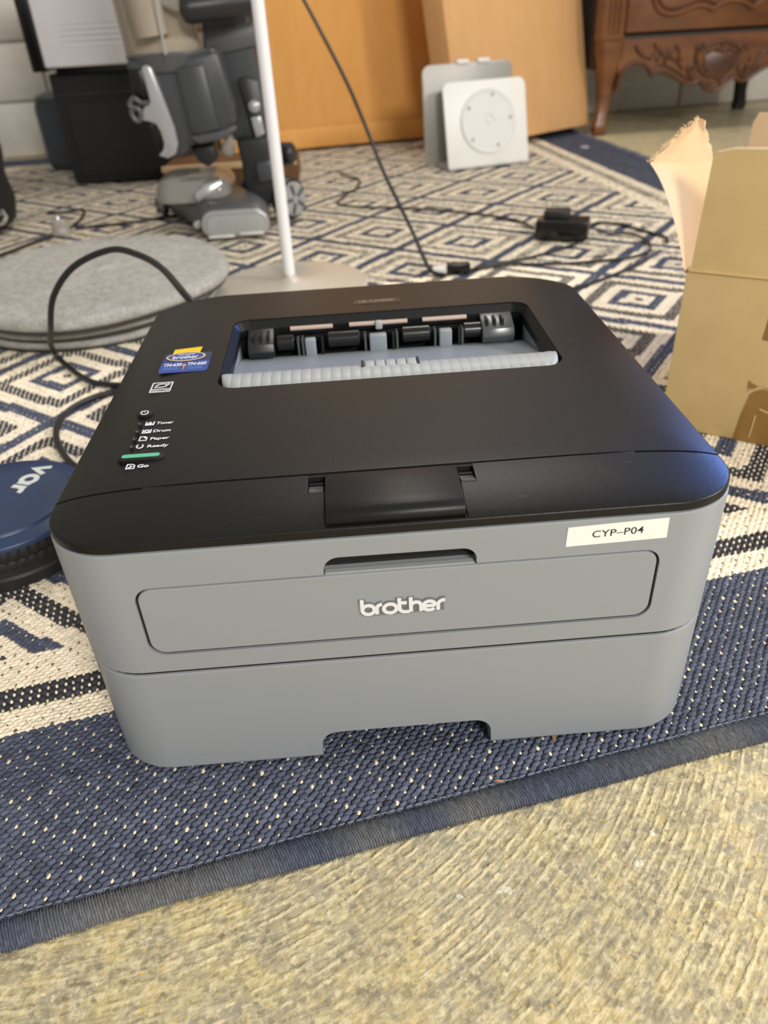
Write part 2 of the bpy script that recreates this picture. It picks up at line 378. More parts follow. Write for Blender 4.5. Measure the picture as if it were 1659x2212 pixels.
# backing slab
def slab():
    ns = 60; mb = MB(); ss = np.linspace(S0, S1, ns); tt = np.linspace(.012, T1, ns)
    g = np.array([[warp(np.array(a), np.array(b)) for a in ss] for b in tt])
    top = [(g[j, i, 0], g[j, i, 1], -.0022) for j in range(ns) for i in range(ns)]
    fs = [(j*ns+i, j*ns+i+1, (j+1)*ns+i+1, (j+1)*ns+i) for j in range(ns-1) for i in range(ns-1)]
    mb.add(top, fs); mb.add([(x, y, -.0059) for x, y, z in top], [f[::-1] for f in fs]); return mb
M['backing'] = mat('rug_backing', (58, 56, 56), .9)
slab().part('backing', 'backing', rug, fix=False)
def cells(s0, s1, t0, t1):
    k0, k1 = int(round(t0/ROW)), int(t1/ROW); i0, i1 = int(round(s0/STI)), int(s1/STI)
    k, i = np.meshgrid(np.arange(k0, k1), np.arange(i0, i1), indexing='ij'); k = k.ravel(); i = i.ravel()
    s = STI*i + (k % 2)*STI/2; t = ROW*(k+.5); return s, t, k, i
def cell_cols(s, t, k):
    c = cls(s, t); col = np.where((c == 0)[:, None], NAVY, CREAM)
    mixd = np.where((k % 2 == 0)[:, None], CHAR, CREAM*.92); col = np.where((c == 2)[:, None], mixd, col)
    return c, col * (1 + np.where(c == 1, .06, .15)*RNG.standard_normal(len(s)))[:, None].clip(.6, 1.4)
NS0, NS1, NT1 = -.52, .93, 1.0
s, t, k, i = cells(NS0, NS1, .016, NT1); c, col = cell_cols(s, t, k)
tv = np.array([(-1, 0, -.9), (-.5, -1, -.8), (-.5, -.45, .6), (-.5, .5, .6), (-.5, 1, -.8), (.5, -1, -.8), (.5, -.5, .6), (.5, .45, .6), (.5, 1, -.8), (1, 0, -.9)])
tf = np.array([(1,2,6),(1,6,5),(2,3,7),(2,7,6),(3,4,8),(3,8,7),(0,2,1),(0,3,2),(0,4,3),(9,5,6),(9,6,7),(9,7,8)])
n = len(s); dk = (c == 2) & (k % 2 == 0); lt = (c == 2) & (k % 2 == 1)
lx = np.select([dk, lt, c == 1], [.0036, .0016, .0043], .0038); ly = np.select([dk, lt, c == 1], [.0021, .00095, .0020], .00188)
ang = np.where(c == 2, math.radians(84), math.radians(24)) + .1*RNG.standard_normal(n); ca, sa = np.cos(ang), np.sin(ang)
js = .0003*RNG.standard_normal(n); jt = .0002*RNG.standard_normal(n); jz = (.0002*RNG.standard_normal(n)).clip(-.0004, .0003)
X = tv[:, 0][None]*lx[:, None]; Y = tv[:, 1][None]*ly[:, None]
SS = s[:, None] + js[:, None] + X*ca[:, None] - Y*sa[:, None]; TT = t[:, None] + jt[:, None] + X*sa[:, None]*.8 + Y*ca[:, None]
wx, wy = warp(SS.ravel(), TT.ravel()); wz = (tv[:, 2][None]*.0011 - .0012 + jz[:, None] + np.where(lt, .0003, 0)[:, None]).ravel()
V = np.stack([wx, wy, wz], -1); F = (tf[None] + (np.arange(n)*10)[:, None, None]).reshape(-1, 3)
np_mesh('weave', V, F, np.repeat(col, 10, 0), 'weave', rug, 'stuff')
# pale warp knots that show between the navy floats
cc = cls(s, t); sel = (cc != 2) & ((k % 4) == np.where(i % 2 == 0, 0, 2)) & (RNG.random(n) < .93) & (t < .9)
ks, kt = s[sel] + STI/2, t[sel] + ROW*.1; nk = len(ks)
kv = np.array([(-1, -.6, 0), (0, -1, 0), (1, 0, 0), (.3, 1.3, 0), (-.8, .7, 0), (0, 0, 1)]); kf = np.array([(0,1,5),(1,2,5),(2,3,5),(3,4,5),(4,0,5)])
sz = .00088*(1+.3*RNG.standard_normal(nk)).clip(.4, 1.6)
ox = .0004*RNG.standard_normal(nk); oy = .0004*RNG.standard_normal(nk)
SS = ks[:, None] + ox[:, None] + kv[:, 0][None]*sz[:, None]; TT = kt[:, None] + oy[:, None] + kv[:, 1][None]*sz[:, None]*1.25
wx, wy = warp(SS.ravel(), TT.ravel()); wz = (kv[:, 2][None]*.0006 - .0007 + 0*SS).ravel()
np_mesh('knots', np.stack([wx, wy, wz], -1), (kf[None] + (np.arange(nk)*6)[:, None, None]).reshape(-1, 3),
        np.repeat(np.where((cc[sel] == 0)[:, None], np.array(lin((240, 225, 190))), np.array(lin((116, 100, 74)))), 6, 0), 'weave', rug, 'stuff')
# farther weave: low cells, one pyramid-less quad each
def far(s0, s1, t0, t1):
    s, t, k, i = cells(s0, s1, t0, t1); c, col = cell_cols(s, t, k); n = len(s)
    q = np.array([(-.5, -.5), (.5, -.5), (.5, .5), (-.5, .5)])
    SS = s[:, None] + q[:, 0][None]*STI; TT = t[:, None] + q[:, 1][None]*ROW
    wx, wy = warp(SS.ravel(), TT.ravel()); z = -.001 + .0004*RNG.standard_normal(n)
    V = np.stack([wx, wy, np.repeat(z, 4)], -1); return V, (np.arange(n)*4)[:, None] + np.arange(4)[None], np.repeat(col, 4, 0)
parts_ = [far(NS1, S1-.012, .016, NT1), far(-1.1, NS0, .2, NT1), far(-1.35, S1-.012, NT1, T1-.01)]
Vs, Fs, Cs, o_ = [], [], [], 0
for a, b, d in parts_: Vs.append(a); Fs.append(b+o_); Cs.append(d); o_ += len(a)
np_mesh('weave', np.concatenate(Vs), np.concatenate(Fs), np.concatenate(Cs), 'weave', rug, 'stuff', smo=False)
# serged binding along the front and the right edge: a wrapped cord of yarn
def binding(along, a0, a1, step, rw):
    a = np.arange(a0, a1, step); na = len(a); m_ = 14; th = np.linspace(-.15*PI, 1.15*PI, m_)
    rad = 1 + .10*np.sin(2*PI*a/.0016 + 1.2*np.sin(a*210))[:, None] + .05*RNG.standard_normal((na, m_))
    rad += .05*np.sin(a*37)[:, None]
    off = rw - rw*np.cos(th)[None]*rad; zz = -.0035 + .0048*np.sin(th)[None]*rad
    A = np.repeat(a[:, None], m_, 1) + .0025*np.cos(th)[None]
    if along == 's': x, y = warp(A.ravel(), off.ravel())
    else: x, y = warp((S1 - off).ravel(), A.ravel())
    V = np.stack([x, y, np.maximum(zz, -.0059).ravel()], -1)
    I = np.arange(na*m_).reshape(na, m_); F = np.stack([I[:-1, :-1], I[:-1, 1:], I[1:, 1:], I[1:, :-1]], -1).reshape(-1, 4)
    g = (.5+.5*np.sin(a*60+np.sin(a*23)*2))[:, None]*np.ones((1, m_)); j = RNG.standard_normal((na, m_))*.16 + .16*np.sin(2*PI*a/.0016 + 1.2*np.sin(a*210))[:, None]
    c0 = np.array(lin((84, 90, 106))); c1 = np.array(lin((110, 111, 113)))
    C = (c0[None, None]*(1-g[..., None]) + c1[None, None]*g[..., None])*(1+j[..., None]).clip(.5, 1.6)
    return np_mesh('binding', V, F, C.reshape(-1, 3), 'binding', rug)
binding('s', -.35, .95, .0004, .0085)
binding('t', 0.0, T1, .0012, .0085)
# pale stitching line along the binding
st = MB()
for a in np.arange(-.05, .72, .0052):
    q = [warp(np.array(x), np.array(.0172)) for x in (a, a+.0032)]
    st.tube([(q[0][0], q[0][1], -.0003), (q[1][0], q[1][1], -.0001)], .00028, 4)
M['thread'] = mat('pale_thread', (140, 146, 156), .6)
st.part('edge_stitching', 'thread', rug)['kind'] = 'stuff'
# loose fuzz of the binding
fz = MB(); rr = random.Random(3)
for _ in range(900):
    a = rr.uniform(-.05, .72); q0 = warp(np.array(a), np.array(rr.uniform(.001, .015))); l = .003
    x, y = float(q0[0]), float(q0[1]); z = .0006; dx, dy = rr.uniform(-l, l), rr.uniform(-l, l)
    fz.add([(x, y, z-.001), (x+.00007, y+.00004, z-.001), (x+dx, y+dy, z+rr.uniform(.0001, .0006))], [(0, 1, 2)])
fz.part('fuzz', 'thread', rug, fix=False)['kind'] = 'stuff'

# ================================================================ PRINTER
pr = thing('laser_printer', 'grey and black monochrome laser printer standing on the rug border', 'printer', (0, .18, 0))
HW = .178; BD = .356
def ring(d, z, ybk=BD): return [(x, y, z) for x, y in rrect(-HW, HW, 0, ybk, .0365, .022, d)]
tm = MB().loft([ring(.004, 0), ring(.0015, .0012), ring(0, .004), ring(0, .0796), ring(.0006, .0808), ring(.0016, .0812)]).mesh('t')
notch = [(-.0512, -.01), (-.0512, .0045), (-.0508, .012)] + [(-.0408 - .010*math.cos(a), .0128 + .0102*math.sin(a)) for a in np.linspace(0, PI/2, 7)] + \
        [(.0408 + .010*math.cos(a), .0128 + .0102*math.sin(a)) for a in np.linspace(PI/2, 0, 7)] + [(.0508, .012), (.0512, .0045), (.0512, -.01)]
tm = cut(tm, [MB().prism(notch, (0, -.02, 0), (1, 0, 0), (0, 0, 1), (0, .075, 0)).mesh('c')])
mpart('paper_tray', tm, 'body', pr, 30)
MB().box(-.155, .155, .022, .33, .075, .09).part('inner_chassis', 'dark_gap', pr)
MB().box(-.056, .056, .0555, .062, .001, .03).part('grip_back', 'dark_gap', pr)
um = MB().loft([ring(.0008, .0832), ring(0, .0838), ring(0, .1622), ring(.0005, .1632), ring(.0018, .1637)]).mesh('u')
def rr_xz(x0, x1, z0, z1, r, n=8): return [(a, b) for a, b in rrect(x0, x1, z0, z1, r, r, 0, n)]
pocket = MB().prism(rr_xz(-.1347, .1347, .0958, .1420, .0092), (0, -.02, 0), (1, 0, 0), (0, 0, 1), (0, .030, 0)).mesh('c')
scoop_o = [(-.0405, .1400), (-.0385, .1418), (-.0380, .1438)] + [(-.0300 - .0080*math.cos(a), .1448 + .0076*math.sin(a)) for a in np.linspace(0, PI/2, 7)] + \
          [(.0320 + .0075*math.cos(a), .1448 + .0072*math.sin(a)) for a in np.linspace(PI/2, 0, 7)] + [(.0392, .1435), (.0400, .1418), (.0415, .1400)]
scoop = MB().prism(scoop_o, (0, -.02, 0), (1, 0, 0), (0, 0, 1), (0, .034, 0)).mesh('c')
well = MB().box(-.108, .129, .15, .292, .115, .2).mesh('c')
um = cut(um, [pocket, scoop, well])
mpart('upper_housing', um, 'body', pr, 30)
MB().prism(rr_xz(-.1346, .1346, .0959, .1408, .0091), (0, .0015, 0), (1, 0, 0), (0, 0, 1), (0, .008, 0)).part('door_gap_shade', 'dark_gap', pr)  # dark plate standing in for shade in the gap round the door
MB().loft([ring(.0016, .0790), ring(.0016, .0850)]).part('seam_shade_band', 'dark_gap', pr)  # dark band put in to imitate the shaded tray seam
# manual feed door set in the pocket
do = rr_xz(-.1336, .1336, .0970, .1409, .0082)
def dring(d, y): 
    return [(a, y, b) for a, b in rrect(-.1336, .1336, .0970, .1409, .0082, .0082, d, 8)]
door = MB().loft([dring(.0012, .0000), dring(.0004, .0004), dring(0, .0013), dring(0, .0092)]).part('manual_feed_door', 'body', pr, ang=30); wn(door)
MB().box(-.0375, .0385, .0015, .0046, .1405, .1419).part('grip_ledge', 'ledge', door)
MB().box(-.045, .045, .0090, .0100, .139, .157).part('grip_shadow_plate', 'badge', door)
# embossed maker's name on the door
LW = .00200
def glyphs():
    L_ = []; x = .0; r = .0031; g = .0064
    L_.append([(0, .0105), (0, .0031)]); L_.append(arc(r, r+.0002, r, r, 180, 540, 24))                       # b
    x = g+.0010; L_.append([(x, 0), (x, .0040)]); L_.append(arc(x+.0028, .0040, .0028, .0026, 180, 90, 8))     # r
    x = x + .0026+.0030; L_.append(arc(x+.0012, r+.0002, r*1.05, r, 0, 360, 24))                                # o
    x = x+.0060; L_.append([(x, .0100), (x, .0030)]); L_.append(arc(x+.0028, .0030, .0028, .0028, 180, 270, 8) + [(x+.0050, .0002)]); L_.append([(x, .0066), (x+.0038, .0066)])  # t
    x = x+.0058; L_.append([(x, .0100), (x, 0)]); L_.append(arc(x+.0026, .0038, .0026, .0027, 180, 0, 12) + [(x+.0052, 0)])   # h
    x = x+.0052+.0018; L_.append(arc(x+.0024, r+.0002, r, r, 0, 322, 26)); L_.append([(x-.0007, .0033), (x+.0055, .0033)])  # e
    x = x+.0024+r+.0014; L_.append([(x, 0), (x, .0040)]); L_.append(arc(x+.0030, .0040, .0030, .0026, 180, 90, 8) + [(x+.0036, .0066)])   # r
    return L_
G = glyphs(); gx = max(p[0] for l in G for p in l); sc_ = .0455/(gx+LW)
G = [[((p[0]+LW/2)*sc_, p[1]*.98+.0008) for p in l] for l in G]
LO = (-.0213, -.0001, .1129); U_, V_, = (1, 0, 0), (0, 0, 1)
lg = MB()
strokes(lg, G, LO, U_, V_, LW+.0017, lift=.0001, thick=.0002); 
lg.add([(LO[0]+a, -.00025, LO[2]+b) for a, b in ((.0022, -.0004), (.0440, .0000), (.0440, .0045), (.0012, .0045))], [(0, 1, 2, 3)])
lg.part('logo_recess', 'logo_pit', door, fix=False, ang=5)
strokes(MB(), G, LO, U_, V_, LW, lift=.0004, thick=.0004).part('logo_lettering', 'white_print', door, fix=False, ang=5, label='white raised brother lettering')
ln = MB(); strokes(ln, [[(-.0007, .0085), (-.0006, .0030)] + arc(.0030, .0025, .0036, .0036, 180, 270, 8) + [(.0445, -.0006)]], LO, U_, V_, .0003, lift=.0, thick=.0004)
ln.part('logo_edge', 'ledge', door)
# asset sticker
stk = MB().add([(.0842, -.0004, .1482), (.1356, -.0004, .1492), (.1352, -.0004, .1613), (.0846, -.0004, .1598)], [(0, 1, 2, 3)])
stk.add([(x, -.00005, z) for x, y, z in stk.v[:4]], [(3, 2, 1, 0)]); stk.add(stk.v[:8], [(0,4,5,1),(1,5,6,2),(2,6,7,3),(3,7,4,0)])
stp = stk.part('asset_sticker', 'sticker', pr, label='white sticker reading CYP-P04')
text_part('CYP\u2013P04', 'lettering', 'ink', stp, (.0972, -.0005, .1527), (1, 0, .025), (0, 0, 1), .0258, .0042, bold=.004, spacing=1.05)
# lid
def lring(d, z): return [(x, y, z) for x, y in rrect(-HW+.0006, HW-.0006, .0004, BD+.001, .0365, .026, d, 12)]
lprof = [(.0025, .1636), (.0006, .1640), (0, .1646), (0, .1682), (.0004, .1690), (.0012, .1695), (.006, .1708), (.012, .1723), (.02, .1738), (.029, .1750), (.036, .1757), (.044, .1762), (.055, .1765)]
def lidring(d, z):
    f = min(1, d/.055); dd = d; rfr = .0365 + .012*f
    rb_ = .034 + d*.75; P = rrect(-HW+.0006+d, HW-.0006-d, .0004+d, BD+.003-d*.2, rfr, max(rb_-d, .01), 0, 12)
    return [(x, y, z) for x, y in P]
lid = MB().loft([lidring(d, z) for d, z in lprof]).mesh('lid')
SX0, SX1, SY0, SY1 = -.1055, .1245, .1580, .2845
slot_o = rrect(SX0, SX1, SY0-.0006, SY1, .013, .012, 0, 8)
lid = cut(lid, [MB().prism(slot_o, (0, 0, .12), (1, 0, 0), (0, 1, 0), (0, 0, .1)).mesh('c')])
front = bisect(lid, (0, .0414, 0), (0, 1, 0)); top = bisect(lid, (0, .0430, 0), (0, -1, 0))
FX = .0352
front = cut(front, [MB().box(-FX, FX, .0015, .05, .1684, .19).mesh('c'),
                    MB().box(-.0432, -.0345, .0262, .05, .1700, .19).mesh('c'), MB().box(.0345, .0432, .0262, .05, .1700, .19).mesh('c')])
fcov = mpart('front_cover', front, 'lid', pr, 40); tcov = mpart('top_cover', top, 'lid', pr, 40)
MB().box(-.13, .13, .0405, .0440, .1700, .1752).part('seam_shadow_strip', 'dark_gap', fcov)
for sx in (-1, 1):
    MB().add([(sx*.0355, .0265, .1752), (sx*.0428, .0265, .1752), (sx*.0428, .0362, .1722), (sx*.0355, .0362, .1722), (sx*.0355, .0265, .168), (sx*.0428, .0265, .168), (sx*.0428, .0362, .168), (sx*.0355, .0362, .168)],
             [(0,1,2,3),(4,7,6,5),(0,4,5,1),(1,5,6,2),(2,6,7,3),(3,7,4,0)]).part('hinge_pad', 'felt', fcov, label='worn grey pad beside the flap')
    MB().box(min(sx*.0355, sx*.0428), max(sx*.0355, sx*.0428), .0366, .0412, .168, .1728).part('hinge_socket', 'lid_gloss', fcov)
# folded output support flap
fp = [(.0405, .1705), (.0405, .1762), (.0398, .1769), (.030, .1768), (.016, .1764), (.0095, .1760), (.0062, .1748), (.0046, .1728), (.0040, .1704), (.0040, .1690)]
flap = MB().prism(fp, (-.0344, 0, 0), (0, 1, 0), (0, 0, 1), (.0688, 0, 0))
flap.part('output_flap', 'lid', fcov, bevel=.0004, seg=2, ang=40)
# interior of the output opening
MB().box(-.107, .128, .287, .2895, .118, .166).box(-.107, -.1045, .151, .29, .118, .166).box(.1255, .128, .151, .29, .118, .166).box(-.107, .128, .15, .29, .1155, .119).part('output_well', 'dark_gap', tcov)
# black chamfer inside the opening
o1 = rrect(SX0, SX1, SY0, SY1, .013, .012, .0001, 8); o2 = rrect(SX0, SX1, SY0, SY1, .013, .012, .0042, 8)
MB().loft([[(x, y, .1754) for x, y in o1], [(x, y, .1700) for x, y in o2], [(x, y, .1640) for x, y in o2], [(x, y, .1640) for x, y in o1]], cap=False).part('opening_rim', 'lid_gloss', tcov, ang=30)
tr = MB(); xs = np.linspace(-.1025, .1215, 25)
g0 = [(x, .186, .1690) for x in xs]; g1 = [(x, .2700, .1500) for x in xs]
tr.add(g0 + g1, [(q, q+1, 26+q, 25+q) for q in range(24)])
tr.add([(-.1025, .186, .169), (-.1025, .272, .150), (-.1025, .272, .168), (-.1025, .186, .172)], [(0,1,2,3)])
tr.add([(.1215, .186, .169), (.1215, .272, .150), (.1215, .272, .168), (.1215, .186, .172)], [(0,3,2,1)])
tray = tr.part('output_tray', 'tray', tcov, fix=False)
MB().obox((-.1025, .1861, .1686), (.224, 0, 0), (0, .004, -.001), (0, 0, -.02)).part('tray_lip', 'tray', tray)
# ribbed paper rest at the front of the opening
nx, ny = 480, 12; xs = np.linspace(SX0+.0022, SX1-.0022, nx); VV = []; rc = .0125
prof_y = np.array([0, .0004, .0012, .0030, .0060, .010, .014, .018, .022, .0255, .0280, .0295]); prof_z = np.array([.1650, .1705, .1732, .1752, .1765, .1771, .1772, .1769, .1761, .1746, .1722, .1690])
for x in xs:
    dx = min(x-xs[0], xs[-1]-x); e = 0 if dx > rc else rc - math.sqrt(max(rc*rc-(rc-dx)**2, 0)); rib = .00038*(abs(math.sin(PI*(x-xs[0])/.0066)))**.6
    eb = 0 if dx > .006 else (.006 - math.sqrt(max(.000036-(.006-dx)**2, 0)))
    for a, z in zip(prof_y, prof_z):
        yy = SY0 + .0002 + e + a*(.0295 - e - eb*.6)/.0295; VV.append((x, yy + (rib*.8 if a < .004 else 0)*-1, z + (rib if .001 < a < .028 else 0)))
ledge = MB().add(VV, [(q*ny+w, q*ny+w+1, (q+1)*ny+w+1, (q+1)*ny+w) for q in range(nx-1) for w in range(ny-1)]).part('paper_rest', 'ledge', tcov, ang=60)
for q in range(5):
    x0 = -.0078 + q*.0071; MB().box(x0, x0+.0068, .1742, .1832, .1700, .1783).part('stopper_rib', 'ledge', ledge, bevel=.0012, seg=3)
for x0 in (-.0098, .0277): MB().box(x0, x0+.0017, .1740, .1850, .170, .1777).part('stopper_gap', 'dark_gap', ledge)
# exit rollers, brackets and rods
yk = .272; me_ = thing  # (rollers are parts of the top cover)
for x0, x1 in ((-.0735, -.0600), (-.0335, -.0085), (.0250, .0470), (.0735, .0875)):
    MB().lathe([(.0055, 0), (.0062, .0008), (.0062, x1-x0-.0008), (.0055, x1-x0)], (x0, yk, .1605), 24, (1, 0, 0)).part('exit_roller', 'roller', tcov)
for x0, x1 in ((-.0515, -.0430), (-.0010, .0125), (.0540, .0640)):
    MB().box(x0, x1, .2655, .2720, .1500, .1640).part('guide_tooth', 'tray', tcov, bevel=.0012, seg=3)
for x0, x1, m_ in ((-.0955, -.0755, 'vac2'), (.0875, .1125, 'silverdark')):
    bb = MB().prism([(.262, .1525), (.2600, .1580), (.2625, .1640), (.280, .1705), (.282, .155)], (x0, 0, 0), (0, 1, 0), (0, 0, 1), (x1-x0, 0, 0)).part('end_bracket', m_, tcov, bevel=.0006)
    for q in range(3): MB().box(x0+.003+q*.006, x0+.005+q*.006, .2650, .2755, .1650, .1700).part('bracket_slot', 'dark_gap', bb)
for x0, x1 in ((-.0625, -.0290), (-.0160, .0300), (.0420, .0770)):
    MB().tube([(x0, .2785, .1690), (x1, .2785, .1690)], .0018, 10).part('pinch_rod', 'rod', tcov)
for x0 in (-.0575, -.0540, -.0385, -.0050, .0170, .0200, .0500, .0690, .0715):
    MB().box(x0, x0+.0016, .2660, .2760, .1500, .1640).part('roller_plate', 'silverdark' if random.random() < .5 else 'roller', tcov)
MB().box(.0045, .0100, .2740, .2790, .1650, .1715).part('clear_clip', 'ledge', tcov, bevel=.001)
for x0 in (-.0690, -.0475, -.0210, .0080, .0360, .0590, .0800):
    MB().box(x0-.0055, x0+.0055, .2630, .2642, .1490, .1508).part('roller_pocket', 'lid_gloss', tcov)
# badge, stickers and control panel on the top cover
TZ = .1765
bd = MB().prism(rrect(-.0108, .0275, .3020, .3130, .0015, .0015, 0, 4), (0, 0, TZ-.001), (1, 0, 0), (0, 1, 0), (0, 0, .0013)).part('model_badge', 'badge', tcov)
text_part('HL-L2300D', 'lettering', 'badge_print', bd, (-.0065, .3058, TZ+.0004), (1, 0, 0), (0, 1, 0), .029, .0040, bold=.01)
SZ = TZ + .0001
def flat(pts, z0=SZ, th=.0002): return MB().prism(pts, (0, 0, z0), (1, 0, 0), (0, 1, 0), (0, 0, th))
ts = flat(rrect(-.1487, -.1152, .1890, .2225, .003, .003, 0, 5)).part('toner_sticker', 'st_blue', tcov, label='blue and yellow toner cartridge sticker')
flat(rrect(-.1487, -.1152, .2080, .2225, .0002, .003, 0, 5), SZ+.00022, .0001).part('sticker_top_band', 'st_blue2', ts)
flat([(-.1435, .2150), (-.1245, .2160), (-.1238, .2325), (-.1432, .2295)], SZ+.0003, .0003).part('yellow_tab', 'st_yellow', ts)
def ell(cx, cy, a, b, n=32): return [(cx + a*math.cos(2*PI*k/n), cy + b*math.sin(2*PI*k/n)) for k in range(n)]
flat(ell(-.1330, .2148, .0138, .0078), SZ+.0007, .0001).part('oval_border', 'st_gold', ts)
flat(ell(-.1330, .2148, .0126, .0066), SZ+.0008, .0002).part('oval', 'st_blue', ts)
X3, Y3 = (1, 0, 0), (0, 1, 0)
text_part('brother', 'lettering', 'white_print', ts, (-.1420, .2100, SZ+.0011), X3, Y3, .0180, .0062, bold=.02)
text_part('GENUINE', 'lettering', 'white_print', ts, (-.1390, .2168, SZ+.0011), X3, Y3, .0120, .0026, bold=.02)
text_part('TN-630', 'lettering', 'white_print', ts, (-.1466, .1990, SZ+.0004), X3, Y3, .0125, .0055, bold=.03)
text_part('TN-660', 'lettering', 'white_print', ts, (-.1302, .1990, SZ+.0004), X3, Y3, .0132, .0055, bold=.03)
flat(ell(-.1322, .2000, .0013, .0018, 12), SZ+.0004, .0002).part('flame_dot', 'st_orange', ts)
flat([(-.1324, .1925), (-.1320, .1925), (-.1318, .199), (-.1326, .199)], SZ+.0004, .0001).part('flame_stem', 'st_orange', ts)
for x0, tx in ((-.1462, 'STANDARD YIELD'), (-.1298, 'HIGH YIELD')):
    text_part(tx, 'lettering', 'st_light', ts, (x0, .1955, SZ+.0004), X3, Y3, .0108, .0016, bold=.02)
    text_part('TONER CARTRIDGE', 'lettering', 'st_light', ts, (x0, .1928, SZ+.0004), X3, Y3, .0108, .0016, bold=.02)
es = MB(); EO = (-.1482, .1588, SZ)
strokes(es, [[(0, 0), (.0128, 0), (.0128, .0142), (0, .0142), (0, 0)]], EO, X3, Y3, .0007, .0001)
strokes(es, [[(0, .0042), (.0128, .0042)]], EO, X3, Y3, .0005, .0001)
strokes(es, [arc(.0064, .0060, .0050, .0062, 150, 40, 12), [(.0018, .0068), (.0040, .0074), (.0062, .0070), (.0085, .0078), (.0098, .0090)]], EO, X3, Y3, .0007, .0001)
strokes(es, [[(.0088, .0104), (.0100, .0128), (.0108, .0106), (.0090, .0118), (.0112, .0118), (.0088, .0104)]], EO, X3, Y3, .0005, .0001)
esl = es.part('energy_sticker', 'white_print', tcov, label='small white outlined energy rating mark')
text_part('ENERGY STAR', 'lettering', 'white_print', esl, (-.1474, .1602, SZ), X3, Y3, .0112, .0020, bold=.02)
def pill(x0, x1, yc, h, n=8):
    r = h/2; return [(x1-r + r*math.cos(a), yc + r*math.sin(a)) for a in np.linspace(-PI/2, PI/2, n)] + [(x0+r + r*math.cos(a), yc + r*math.sin(a)) for a in np.linspace(PI/2, 1.5*PI, n)]
CZ = .17645
flat(pill(-.1504, -.1404, .1285, .0088), CZ-.0006, .0007).part('button_gap', 'dark_gap', tcov)
pb = flat(pill(-.1500, -.1408, .1285, .0080), CZ-.0004, .0011).part('power_button', 'lid', tcov, bevel=.0003)
strokes(MB(), [arc(-.1453, .1284, .0022, .0026, 120, 420, 20), [(-.1453, .1290), (-.1453, .1312)]], (0, 0, CZ+.0008), X3, Y3, .0006).part('power_symbol', 'white_print', pb)
rows = [('Toner', .1145, .0102, -.1459), ('Drum', .1045, .0102, -.1455), ('Paper', .0952, .0110, -.1452), ('Ready', .0862, .0120, -.1449)]
for q, (w_, y, wd, xl) in enumerate(rows):
    flat(ell(xl, y, .0011, .0019, 14), CZ-.0005, .0007).part('lamp_hole', 'dark_gap', tcov)
    MB().lathe([(.0009, 0), (.0008, .0006), (.0003, .0009)], (xl, y, CZ), 12).part('status_lamp', 'silverdark', tcov)
    text_part(w_, 'lettering', 'white_print', tcov, (-.1355, y-.0020 - (.001 if w_ in ('Paper', 'Ready') else 0), CZ+.0001), X3, Y3, wd, .0042 if q > 1 else .0034, bold=.028)
    ic = MB(); O_ = (-.1417, y-.0022, CZ+.0001)
    if q == 0: strokes(ic, [[(0, .004), (0, 0), (.0046, 0), (.0046, .004)], [(.0010, .0012), (.0023, .0034), (.0036, .0012), (.0010, .0012)]], O_, X3, Y3, .0007)
    if q == 1: strokes(ic, [[(0, .004), (0, 0), (.0046, 0), (.0046, .004)], arc(.0023, .0022, .0013, .0014, 0, 360, 14)], O_, X3, Y3, .0007)
    if q == 2: strokes(ic, [[(0, 0), (0, .0046), (.0026, .0046), (.0040, .0032), (.0040, 0), (0, 0)], [(.0026, .0046), (.0026, .0030), (.0040, .0030)]], O_, X3, Y3, .0006)
    if q == 3: strokes(ic, [arc(.0018, .0022, .0018, .0022, 130, 410, 20)], O_, X3, Y3, .0007)
    ic.part('panel_symbol', 'white_print', tcov)
flat(pill(-.1498, -.1231, .0733, .0090), CZ-.0006, .0007).part('button_gap', 'dark_gap', tcov)
gb = flat(pill(-.1493, -.1236, .0733, .0080), CZ-.0004, .0012).part('go_button', 'lid', tcov, bevel=.0003)
flat(pill(-.1474, -.1262, .0742, .0037), CZ+.0007, .0003).part('button_lens', 'green', gb, label='green translucent strip')
text_part('Go', 'lettering', 'white_print', tcov, (-.1367, .0620, CZ), X3, Y3, .0062, .0036, bold=.035)
strokes(MB(), [[(0, 0), (0, .0046), (.0026, .0046), (.0042, .0032), (.0042, 0), (0, 0)], [(.0010, .0012), (.0020, .0012), (.0020, .0030)], [(.0018, .0022), (.0032, .0022)]], (-.1425, .0615, CZ), X3, Y3, .0006).part('panel_symbol', 'white_print', tcov)
# hairline scratches
sx_ = MB()
for x, y, l, a in ((.136, .198, .008, .1), (.146, .153, .006, .3), (.150, .149, .004, -.1), (.135, .150, .003, .2), (.100, .100, .002, 1.2), (.152, .128, .005, 0), (.155, .115, .003, .1), (.12, .03, .004, 0), (.06, .006, .004, 0)):
    sx_.add([(x, y, CZ+.0001), (x+l*math.cos(a), y+l*math.sin(a), CZ+.0001), (x+l*math.cos(a), y+l*math.sin(a)+.0002, CZ+.0001), (x, y+.0002, CZ+.0001)], [(0, 1, 2, 3)])
M['scratch'] = mat('scratch', (96, 94, 92), .6)
sx_.part('scratches', 'scratch', tcov, fix=False)

